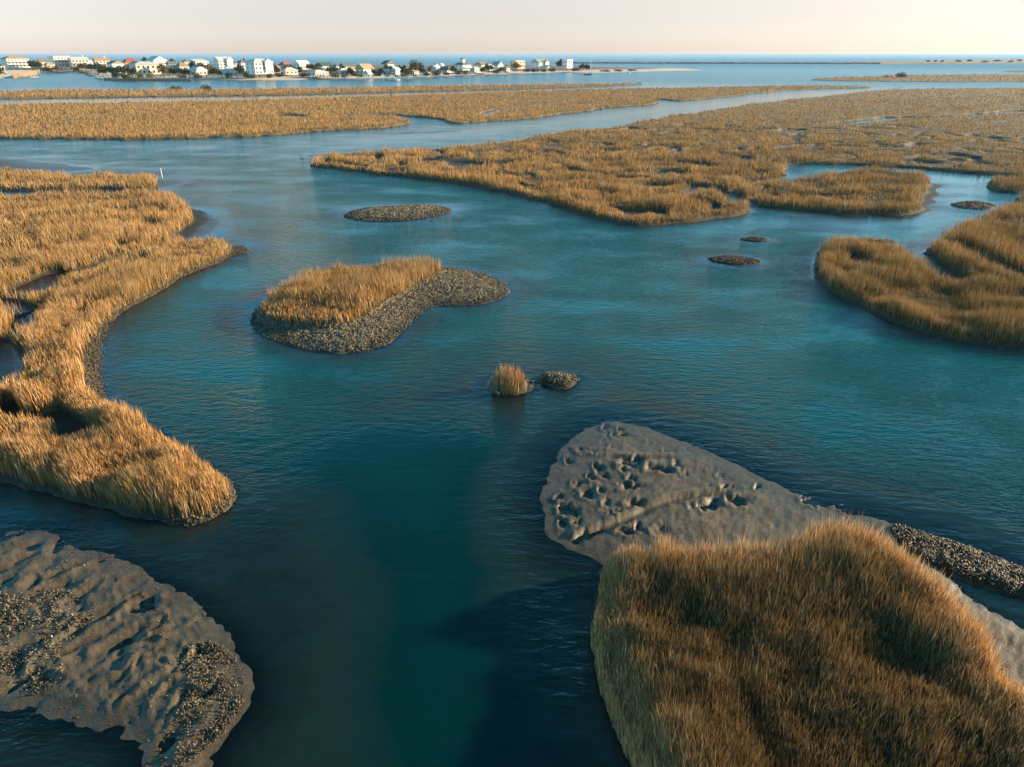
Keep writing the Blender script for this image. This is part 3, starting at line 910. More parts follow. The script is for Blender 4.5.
# ------------------------------------------------------------------ small mesh builder
class MB:
    def __init__(self):
        self.v, self.f = [], []

    def add(self, vs, fs):
        b = len(self.v)
        self.v += [tuple(p) for p in vs]
        self.f += [tuple(b + i for i in q) for q in fs]

    def box(self, cx, cy, z0, sx, sy, sz_):
        x0, x1, y0, y1, z1 = cx - sx / 2, cx + sx / 2, cy - sy / 2, cy + sy / 2, z0 + sz_
        self.add([(x0, y0, z0), (x1, y0, z0), (x1, y1, z0), (x0, y1, z0), (x0, y0, z1), (x1, y0, z1), (x1, y1, z1), (x0, y1, z1)],
                 [(3, 2, 1, 0), (4, 5, 6, 7), (0, 1, 5, 4), (1, 2, 6, 5), (2, 3, 7, 6), (3, 0, 4, 7)])

    def tube(self, p, q, r0, r1, n=8):
        p, q = np.array(p, float), np.array(q, float)
        a = (q - p) / (np.linalg.norm(q - p) + 1e-9)
        u = np.cross(a, (0, 0, 1) if abs(a[2]) < .9 else (1, 0, 0)); u /= np.linalg.norm(u)
        w = np.cross(a, u)
        vs = []
        for c, r in ((p, r0), (q, r1)):
            for k in range(n):
                t = 2 * math.pi * k / n
                vs.append(c + r * (u * math.cos(t) + w * math.sin(t)))
        self.add(vs, [(k, (k + 1) % n, n + (k + 1) % n, n + k) for k in range(n)] + [tuple(range(n - 1, -1, -1)), tuple(range(n, 2 * n))])

    def mesh(self, name):
        me = bpy.data.meshes.new(name)
        me.from_pydata(self.v, [], self.f)
        me.update()
        return me

    def build(self, name, mat, parent=None, loc=None, smooth=False):
        o = link(name, self.mesh(name), mat, parent, smooth)
        if loc is not None:
            o.location = loc
        return o


MC = {}


def cm(col, rough=.6, name="paint"):
    k = (tuple(round(c, 3) for c in col), rough)
    if k not in MC:
        MC[k] = plain(f"{name} {len(MC)}", col, rough)
    return MC[k]


def wood(col):
    t = NT("weathered wood")
    n = t.noise(6, 4, stretch=(1, 1, .15))
    return t.done(t.bsdf(t.mix(t.ramp(n, .3, .7), tuple(c * .75 for c in col), col), .8).outputs[0])


M_WOOD, M_DARKWOOD = wood((.46, .34, .21)), wood((.16, .12, .08))
M_GLASS = plain("window glass", (.05, .065, .075), .15, spec=.5)
M_TRIM = plain("white trim", (.78, .76, .72), .5)

# ------------------------------------------------------------------ beach houses
WHITE, CREAM, TAN, GREY, PEACH = (.72, .68, .61), (.66, .57, .45), (.56, .46, .34), (.52, .55, .56), (.62, .40, .28)
RED, BROWN, SLATE, DGREEN, TANR, PALE = (.33, .11, .08), (.26, .18, .12), (.13, .14, .155), (.06, .10, .09), (.42, .29, .17), (.62, .60, .56)
WIN = {}


def window(parent, x, y, z, rz, w=1.1, h=1.5):
    k = (round(w, 2), round(h, 2))
    if k not in WIN:
        a, b = MB(), MB()
        for q in ((-w / 2, .14), (w / 2, .14)):
            a.box(q[0], 0, -h / 2, .12, .10, h)
        a.box(0, 0, -h / 2 - .06, w + .2, .10, .12)
        a.box(0, 0, h / 2 - .06, w + .2, .10, .12)
        b.box(0, .0, -h / 2 + .06, w - .12, .06, h - .12)
        WIN[k] = (b.mesh("window"), a.mesh("frame"))
    g = link("window", WIN[k][0], M_GLASS, parent)
    g.location, g.rotation_euler = (x, y, z), (0, 0, rz)
    f = link("frame", WIN[k][1], M_TRIM, g)


def roof_mb(kind, w, d, z, rise, ov=.5):
    b = MB()
    x, y = w / 2 + ov, d / 2 + ov
    t = .25
    if kind == "flat":
        b.box(0, 0, z, w + .5, d + .5, .4)
        return b
    base = [(-x, -y, z), (x, -y, z), (x, y, z), (-x, y, z), (-x, -y, z + t), (x, -y, z + t), (x, y, z + t), (-x, y, z + t)]
    low = [(3, 2, 1, 0), (0, 1, 5, 4), (1, 2, 6, 5), (2, 3, 7, 6), (3, 0, 4, 7)]
    zt = z + t + rise
    if kind == "hip":
        if w >= d:
            r = [(-x + y * .9, 0, zt), (x - y * .9, 0, zt)]
            fs = [(4, 5, 9, 8), (5, 6, 9), (6, 7, 8, 9), (7, 4, 8)]
        else:
            r = [(0, -y + x * .9, zt), (0, y - x * .9, zt)]
            fs = [(4, 5, 8), (5, 6, 9, 8), (6, 7, 9), (7, 4, 8, 9)]
        b.add(base + r, low + fs)
    elif kind == "gable_x":     # ridge along the front
        b.add(base + [(-x, 0, zt), (x, 0, zt)], low + [(4, 5, 9, 8), (5, 6, 9), (6, 7, 8, 9), (7, 4, 8)])
    elif kind == "gable_y":     # gable end to the front
        b.add(base + [(0, -y, zt), (0, y, zt)], low + [(4, 5, 8), (5, 6, 9, 8), (6, 7, 9), (7, 4, 8, 9)])
    elif kind == "shed":
        b.add(base + [(-x, y, zt), (x, y, zt)], low + [(4, 5, 9, 8), (5, 6, 9), (7, 4, 8), (6, 7, 8, 9)])
    elif kind == "stepped":
        b.add(base + [(-x * .5, -y * .5, z + t + rise * .5), (x * .5, -y * .5, z + t + rise * .5), (x * .5, y * .5, z + t + rise * .5), (-x * .5, y * .5, z + t + rise * .5)],
              low + [(4, 5, 9, 8), (5, 6, 10, 9), (6, 7, 11, 10), (7, 4, 8, 11), (8, 9, 10, 11)])
    return b


def house(name, label, xl, xr, ytop, ybase, roof, rcol, wcol, storeys=2, yaw=42, pile=2.2, rfrac=.25, deck=True, extra=""):
    gz = 1.2
    X, Y = at((xl + xr) / 2, ybase, gz)
    depth = Y * CP + (H - gz) * SP
    W = (xr - xl) * depth / F
    Ht = max(4.0, z_at(ytop, Y) - gz)
    a = R(yaw)
    w = W / (math.cos(a) + .72 * math.sin(a))
    d = .72 * w
    g = empty(name, (X, Y, gz - .15), a)
    tag(g, label, "house")
    pile = min(pile, Ht * .22)
    rise = 0 if roof == "flat" else max(.8, Ht * rfrac)
    top = Ht - rise - .25
    if extra in ("cupola", "chimney"):
        top -= .6
    hw = top - pile
    wm = cm(wcol, .55, "house paint")
    b = MB(); b.box(0, 0, pile, w, d, hw)
    if roof in ("gable_x", "gable_y", "shed"):
        pass
    b.build("wall", wm, g)
    r = roof_mb(roof, w, d, top + .003, rise).build("roof", cm(rcol, .75, "roofing"), g)
    if extra == "cupola":
        c = MB(); c.box(0, 0, top + rise * .5, w * .26, d * .3, rise * .5 + 1.0)
        c.build("cupola", wm, g)
        c = roof_mb("hip", w * .28, d * .32, top + rise + 1.05, .9, .3).build("cupola_roof", cm(rcol, .75, "roofing"), g)
    if extra == "chimney":
        c = MB(); c.box(w * .3, 0, top + .2, .9, .9, rise + 1.5)
        c.build("chimney", wm, g)
    if extra == "wing":
        c = MB(); c.box(-w * .36, -d * .5 - 1.2, pile, w * .3, 2.4, hw * .72)
        c.build("wing", wm, g)
        roof_mb("gable_y", w * .3, 2.4, pile + hw * .72 + .003, rise * .7, .3).build("roof", cm(rcol, .75, "roofing"), g).location = (-w * .36, -d * .5 - 1.2, 0)
    if extra == "gable":
        c = MB(); c.box(w * .2, -d * .5 - .6, pile + hw * .3, w * .34, 1.2, hw * .7 + .1)
        c.build("bay", wm, g)
        roof_mb("gable_y", w * .34, 1.6, top + .1, rise * .85, .3).build("roof", cm(rcol, .75, "roofing"), g).location = (w * .2, -d * .5 - .4, 0)
    # piles
    pb = MB(); pb.box(0, 0, 0, .4, .4, pile)
    pm = pb.mesh("piling"); pm.materials.append(M_DARKWOOD)
    for i in range(4 if w > 10 else 3):
        nx = 3 if w > 10 else 2
        for j in (-1, 1):
            o = link("piling", pm, None, g)
            o.location = (-w / 2 + .5 + i * (w - 1) / nx, j * (d / 2 - .5), 0)
    # windows
    fy, n = -d / 2 - .02, max(2, min(6, int(w / 2.6)))
    sh = hw / storeys
    wh = min(1.6, sh * .55)
    blocked = extra in ("wing", "gable")
    for s in range(storeys):
        zc = pile + sh * (s + .52)
        for k in range(n):
            xx = -w / 2 + (k + .5) * w / n
            if extra == "wing" and xx < -w * .2 and s < storeys * .72: continue
            if extra == "gable" and .02 * w < xx < w * .38: continue
            window(g, xx, fy, zc, 0, min(1.5, w / n * .5), wh)
        for k in range(2):
            window(g, -w / 2 - .02, (-.25 + .5 * k) * d, zc, math.pi / 2, 1.1, wh)
            window(g, w / 2 + .02, (-.25 + .5 * k) * d, zc, math.pi / 2, 1.1, wh)
    if deck and not blocked:
        for s in range(1, storeys + 1) if storeys > 1 else (1,):
            zc = pile + sh * (s - 1)
            db = MB(); db.box(0, -d / 2 - 1.05, zc - .1, w * .92, 2.0, .2)
            dk = db.build("deck", cm(wcol, .6, "deck paint"), g)
            rb = MB()
            rb.box(0, -d / 2 - 2.0, zc + .95, w * .92, .10, .12)
            for k in range(int(w) + 1):
                rb.box(-w * .46 + .05 + k * (w * .92 - .1) / max(1, int(w)), -d / 2 - 2.0, zc + .1, .09, .09, .86)
            rb.build("railing", M_TRIM, dk)
    return g


HOUSES = [
    # short name, label, xl, xr, ytop, ybase, roof, roof colour, wall colour, storeys, kwargs
    ("white cottage", "small white flat roofed cottage at the end of the shore", -6, 6, 66, 74, "flat", PALE, WHITE, 1, {}),
    ("hip roofed hotel", "big white three storey house with tan hip roof above a bulkhead", 6, 29, 55.3, 70, "hip", TANR, WHITE, 3, dict(rfrac=.2)),
    ("brown roofed cottage", "small tan cottage with brown roof behind dark trees", 40, 48, 59, 69, "gable_x", BROWN, TAN, 2, {}),
    ("peach house", "low peach house in front of the long flat roofed building", 46.5, 55, 62, 70, "hip", TANR, PEACH, 1, {}),
    ("flat roofed block", "long white flat roofed building with dark porches over the boat docks", 53, 71, 56, 69.5, "flat", PALE, WHITE, 3, {}),
    ("white twin block", "long white building with a chimney beside the boat docks", 71, 90, 56, 69.5, "gable_x", PALE, CREAM, 2, dict(extra="chimney", rfrac=.15)),
    ("tan chimney house", "tan house with white chimney above dark green trees", 95, 111, 56.5, 70, "gable_x", TANR, CREAM, 2, dict(extra="chimney", rfrac=.2)),
    ("low brown roof house", "low white house with brown roof beside a red roofed one", 110, 124, 60.5, 71, "gable_y", BROWN, WHITE, 2, {}),
    ("red roofed house", "red roofed house behind the long tan building", 124, 140, 57.8, 70, "hip", RED, TAN, 2, dict(rfrac=.35)),
    ("tan lodge", "long tan two storey building with arches behind the timber seawall", 133, 161, 61, 77.5, "hip", GREY, CREAM, 2, dict(rfrac=.16, deck=False)),
    ("white gabled house", "tall bright white house with steep gable behind the tan building", 150, 166.5, 56, 70, "gable_y", PALE, WHITE, 3, dict(rfrac=.3)),
    ("small white house", "small white house with dark roof among dark trees", 168, 177, 61, 72, "gable_x", SLATE, WHITE, 2, {}),
    ("brown bungalow", "brown roofed bungalow half hidden by dark trees", 177, 189, 62, 72, "hip", BROWN, GREY, 1, dict(rfrac=.4)),
    ("shed roofed house", "white house with a sloping single pitch roof over olive trees", 193, 209, 58.8, 71, "shed", PALE, WHITE, 2, dict(rfrac=.18)),
    ("white beach cottage", "low white beach cottage with cream gable on the sand", 190, 207, 66, 77.5, "gable_y", PALE, CREAM, 1, dict(extra="wing", rfrac=.35)),
    ("twin gabled house", "tall white house with two gables behind a smaller white one", 216, 234, 56.5, 71.5, "gable_x", PALE, WHITE, 3, dict(extra="gable", rfrac=.22)),
    ("white gabled cottage", "white gabled cottage on the beach next to the largest house", 222, 237.5, 68, 77.5, "gable_y", PALE, WHITE, 1, dict(rfrac=.4, deck=False)),
    ("narrow dark roof house", "narrow pale grey house with dark cap roof beside the largest house", 239.5, 248.5, 59.5, 74, "hip", SLATE, GREY, 3, dict(rfrac=.18)),
    ("largest white house", "largest white three storey beach house with long balconies", 248.5, 273.5, 58.3, 77.5, "hip", PALE, WHITE, 3, dict(extra="gable", rfrac=.16)),
    ("red hip house", "red roofed house behind a low cream cottage", 280, 292, 61, 71.5, "hip", RED, CREAM, 2, dict(rfrac=.35)),
    ("white roofed house", "white walled house with broad white roof behind green trees", 295, 310, 60, 71.5, "gable_x", WHITE, WHITE, 2, dict(rfrac=.35)),
    ("cream cottage", "low cream cottage on the beach below a red roof", 282, 298, 67, 76.5, "hip", CREAM, CREAM, 1, dict(rfrac=.3)),
    ("dark green roof house", "house with dark green roof and white end wall", 316, 334, 62, 72, "gable_x", DGREEN, WHITE, 2, dict(rfrac=.35)),
    ("long cream cottage", "long low cream cottage on the beach below a dark green roof", 309, 328, 69.5, 77, "hip", PALE, CREAM, 1, dict(rfrac=.3)),
    ("black roofed house", "grey house with nearly black roof behind a cream cottage", 340, 353.5, 62.5, 72.5, "gable_x", SLATE, GREY, 2, dict(rfrac=.35)),
    ("hidden cream cottage", "small cream cottage on the beach below a nearly black roof", 338, 349, 68, 77, "hip", CREAM, CREAM, 1, dict(rfrac=.3)),
    ("tan roofed house", "white house under a large plain tan roof near the beach", 357, 373.5, 63.3, 77, "gable_x", TANR, WHITE, 1, dict(rfrac=.36, deck=False)),
    ("tall back house", "white upper house with dark roof above two white cottages", 382, 394, 60.3, 71.5, "gable_y", SLATE, WHITE, 2, dict(rfrac=.3)),
    ("tiny white cottage", "tiny bright white cottage on the beach, first of a close pair", 384, 391, 68.5, 76.5, "gable_y", PALE, WHITE, 1, dict(rfrac=.35, deck=False)),
    ("stepped white cottage", "tall narrow white cottage on the beach, second of a close pair", 392.5, 400, 66.8, 76.5, "gable_x", PALE, WHITE, 2, dict(rfrac=.25, deck=False)),
    ("pointed gable cottage", "small white cottage with pointed gable past the palm trees", 424, 430, 66, 74.5, "gable_y", PALE, CREAM, 1, dict(rfrac=.45, deck=False)),
    ("blue grey house", "blue grey house with white end wall near small white sheds", 432, 441, 65, 74, "gable_x", GREY, WHITE, 2, dict(rfrac=.25)),
    ("black gable house", "low house with black roof and bright white gable end", 439, 453, 66, 74, "gable_y", SLATE, WHITE, 1, dict(rfrac=.45, deck=False)),
    ("cupola house", "pagoda like house with stepped dark roofs and a cupola", 455, 471, 59.3, 73, "stepped", SLATE, WHITE, 2, dict(extra="cupola", rfrac=.3)),
    ("cream low cottage", "low cream cottage between the pagoda like house and a tall white one", 470, 480.5, 66.5, 73.8, "hip", CREAM, CREAM, 1, dict(rfrac=.3)),
    ("tall white house", "tall white house with brown roof behind a low cream cottage", 475, 488, 61.7, 72, "gable_x", BROWN, WHITE, 2, dict(rfrac=.25)),
    ("sea green house", "white house with pale green roof among low bushes", 492, 503, 61.2, 71.5, "gable_y", (.26, .34, .31), WHITE, 2, dict(rfrac=.35)),
    ("orange house", "orange house with flat pale roof and bright end wall", 510, 524.5, 60.3, 71, "flat", PALE, PEACH, 2, {}),
    ("grey green house", "grey green gabled house with tall white wing near the end of the beach", 531, 549, 58.7, 70.5, "gable_x", (.30, .36, .34), WHITE, 2, dict(extra="gable", rfrac=.28)),
    ("last white house", "last white house on the beach standing alone beside a low tree", 562, 572.5, 59.4, 70.5, "flat", PALE, WHITE, 2, dict(deck=False)),
    ("grey shack", "little grey shack behind the dark trees past the small tan cottage", 33, 40, 61.5, 69, "gable_x", SLATE, GREY, 1, {}),
    ("cream block", "cream upper storey showing behind the flat roofed building", 60, 68, 54.8, 66.5, "hip", TANR, CREAM, 2, {}),
    ("pale back cottage", "pale cottage with grey roof between the docks and the tan chimney house", 89.5, 96, 60, 69, "gable_x", GREY, WHITE, 2, {}),
    ("white porch cottage", "white cottage with open porch below the low brown roof", 112, 121, 66, 75, "hip", PALE, WHITE, 1, {}),
    ("brown gable cottage", "brown gabled cottage far behind the bungalow", 183, 191, 59.8, 67.5, "gable_y", BROWN, TAN, 1, {}),
    ("cream gable", "cream gable peeping over the trees near the narrow pale grey house", 233, 240, 62, 71, "gable_y", TANR, CREAM, 2, {}),
    ("pink cottage", "small pinkish cottage beside the largest white house", 273, 280.5, 65.5, 75, "gable_x", TANR, PEACH, 1, {}),
    ("white back house", "white house with a slate roof behind the long cream cottage", 334, 341, 63.5, 72, "hip", SLATE, WHITE, 2, {}),
    ("low tan cottage", "low tan cottage squeezed between the black roof and the big tan roof", 350, 358, 66.5, 75.5, "gable_x", TANR, CREAM, 1, {}),
    ("white palm house", "white house half hidden behind the palm trees", 402, 411, 64.5, 73.5, "hip", SLATE, WHITE, 2, {}),
    ("cream palm cottage", "cream cottage at the foot of the large grey tree", 411, 419, 70, 76.2, "gable_x", TANR, CREAM, 1, {}),
    ("three white sheds", "bright white shed on the skyline past the large grey tree", 434, 438, 63.3, 71, "gable_y", WHITE, WHITE, 1, dict(deck=False)),
    ("second white shed", "slimmer white shed on the skyline above the black roof", 440, 444, 63.3, 71, "gable_x", WHITE, WHITE, 1, dict(deck=False)),
    ("white corner house", "white house behind the pale green roof", 486, 493, 64, 72.5, "gable_x", PALE, CREAM, 1, {}),
    ("tan shed", "low tan shed between the pale green roof and the orange house", 503, 510, 66, 72.8, "gable_x", BROWN, TAN, 1, {}),
]
yaws = random.Random(3)
for hs in HOUSES:
    short, lab, xl, xr, yt, yb, rf, rc, wc, st, kw = hs
    house("beach_house", lab, xl, xr, yt, yb, rf, rc, wc, st, yaw=52 + yaws.uniform(-9, 9), **kw)

# ------------------------------------------------------------------ trees and shrubs along the shore
M_LEAF = mat_leafy("shore foliage", .25)
M_BARK = plain("bark", (.15, .11, .08), .9)


def crown_mesh(name, seed, n, blobs, leaf, cols):
    r = np.random.default_rng(seed)
    b = np.array(blobs)          # x y z rx rz, unit tree height 1
    k = r.integers(0, len(b), n)
    v = r.normal(size=(n, 3)); v /= np.linalg.norm(v, axis=1)[:, None]
    rad = r.uniform(.45, 1.08, n) ** .6
    c = b[k, :3] + v * rad[:, None] * np.stack([b[k, 3], b[k, 3], b[k, 4]], 1)
    u = r.normal(size=(n, 3)); u /= np.linalg.norm(u, axis=1)[:, None]
    w = np.cross(u, r.normal(size=(n, 3))); w /= np.linalg.norm(w, axis=1)[:, None]
    s = leaf * r.uniform(.6, 1.3, n)[:, None]
    V = np.stack([c - u * s, c + w * s * .6, c + u * s, c - w * s * .6], 1).reshape(-1, 3)
    me = bpy.data.meshes.new(name)
    fill(me, V, np.arange(n * 4).reshape(-1, 4))
    C = np.array(cols)[r.integers(0, len(cols), n)] * r.uniform(.7, 1.3, (n, 1))
    vcol(me, np.repeat(C, 4, 0))
    me.materials.append(M_LEAF)
    return me


GREEN = [(.035, .055, .022), (.05, .07, .028), (.028, .045, .022), (.065, .08, .03)]
OLIVE = [(.16, .13, .045), (.12, .11, .04), (.20, .15, .05)]
GREYC = [(.10, .10, .085), (.075, .08, .07), (.14, .125, .10)]


def trunk_mesh(h, r=.03, branches=True):
    b = MB()
    b.tube((0, 0, 0), (.02, .01, h), r, r * .6, 7)
    if branches:
        for k in range(4):
            a = k * 1.7
            b.tube((.015, .01, h * .8), (.16 * math.cos(a), .16 * math.sin(a), h + .2), r * .5, r * .2, 5)
    me = b.mesh("trunk"); me.materials.append(M_BARK)
    return me


def palm_crown(seed):
    r = np.random.default_rng(seed)
    vs, fs = [], []
    for k in range(22):
        a, e = r.uniform(0, 2 * math.pi), r.uniform(-.5, 1.0)
        L = r.uniform(.2, .3)
        pv = np.array([0, 0, .8])
        ca_, sa_ = math.cos(a), math.sin(a)
        side = np.array([-sa_, ca_, 0])
        pts = []
        for s in range(4):
            t = s / 3
            pts.append(pv + np.array([ca_, sa_, 0]) * L * t + np.array([0, 0, e * L * t - L * 1.1 * t * t]))
        wd = [.012, .04, .035, .004]
        b = len(vs)
        for p_, w_ in zip(pts, wd):
            vs += [p_ - side * w_, p_ + side * w_]
        fs += [(b + 2 * s, b + 2 * s + 1, b + 2 * s + 3, b + 2 * s + 2) for s in range(3)]
    me = bpy.data.meshes.new("crown")
    fill(me, np.array(vs), np.array(fs))
    C = np.array(GREEN)[r.integers(0, 4, len(vs))] * 1.3
    vcol(me, C)
    me.materials.append(M_LEAF)
    return me


BL_TREE = [(0, 0, .62, .26, .28), (.2, .05, .55, .2, .2), (-.2, -.06, .58, .2, .22), (.02, -.18, .5, .18, .2), (0, .1, .78, .16, .18)]
BL_BROAD = [(0, 0, .6, .34, .26), (.34, 0, .5, .24, .2), (-.34, .05, .52, .25, .22), (.1, -.3, .48, .22, .2), (-.1, .22, .66, .24, .22)]
BL_BUSH = [(0, 0, .42, .42, .40), (.32, .1, .32, .3, .3), (-.3, -.1, .34, .3, .3), (.05, -.3, .28, .28, .26)]
KINDS = {
    "tree": ([crown_mesh("crown", s, 520, BL_TREE, .055, GREEN) for s in (1, 2)], trunk_mesh(.5), "shore_tree", "tree"),
    "broad": ([crown_mesh("crown", s, 650, BL_BROAD, .055, GREEN) for s in (3, 4)], trunk_mesh(.45), "shore_tree", "tree"),
    "olive": ([crown_mesh("crown", s, 520, BL_TREE, .055, OLIVE) for s in (5, 6)], trunk_mesh(.5), "shore_tree", "tree"),
    "grey": ([crown_mesh("crown", s, 600, BL_BROAD, .055, GREYC) for s in (7,)], trunk_mesh(.5), "shore_tree", "tree"),
    "bush": ([crown_mesh("crown", s, 420, BL_BUSH, .07, GREEN) for s in (8, 9)], trunk_mesh(.25), "shore_shrub", "shrub"),
    "obush": ([crown_mesh("crown", s, 420, BL_BUSH, .07, OLIVE) for s in (10,)], trunk_mesh(.25), "shore_shrub", "shrub"),
    "gbush": ([crown_mesh("crown", s, 420, BL_BUSH, .07, GREYC) for s in (11,)], trunk_mesh(.25), "shore_shrub", "shrub"),
    "palm": ([palm_crown(s) for s in (12, 13)], trunk_mesh(.8, .02, False), "palm_tree", "palm tree"),
}
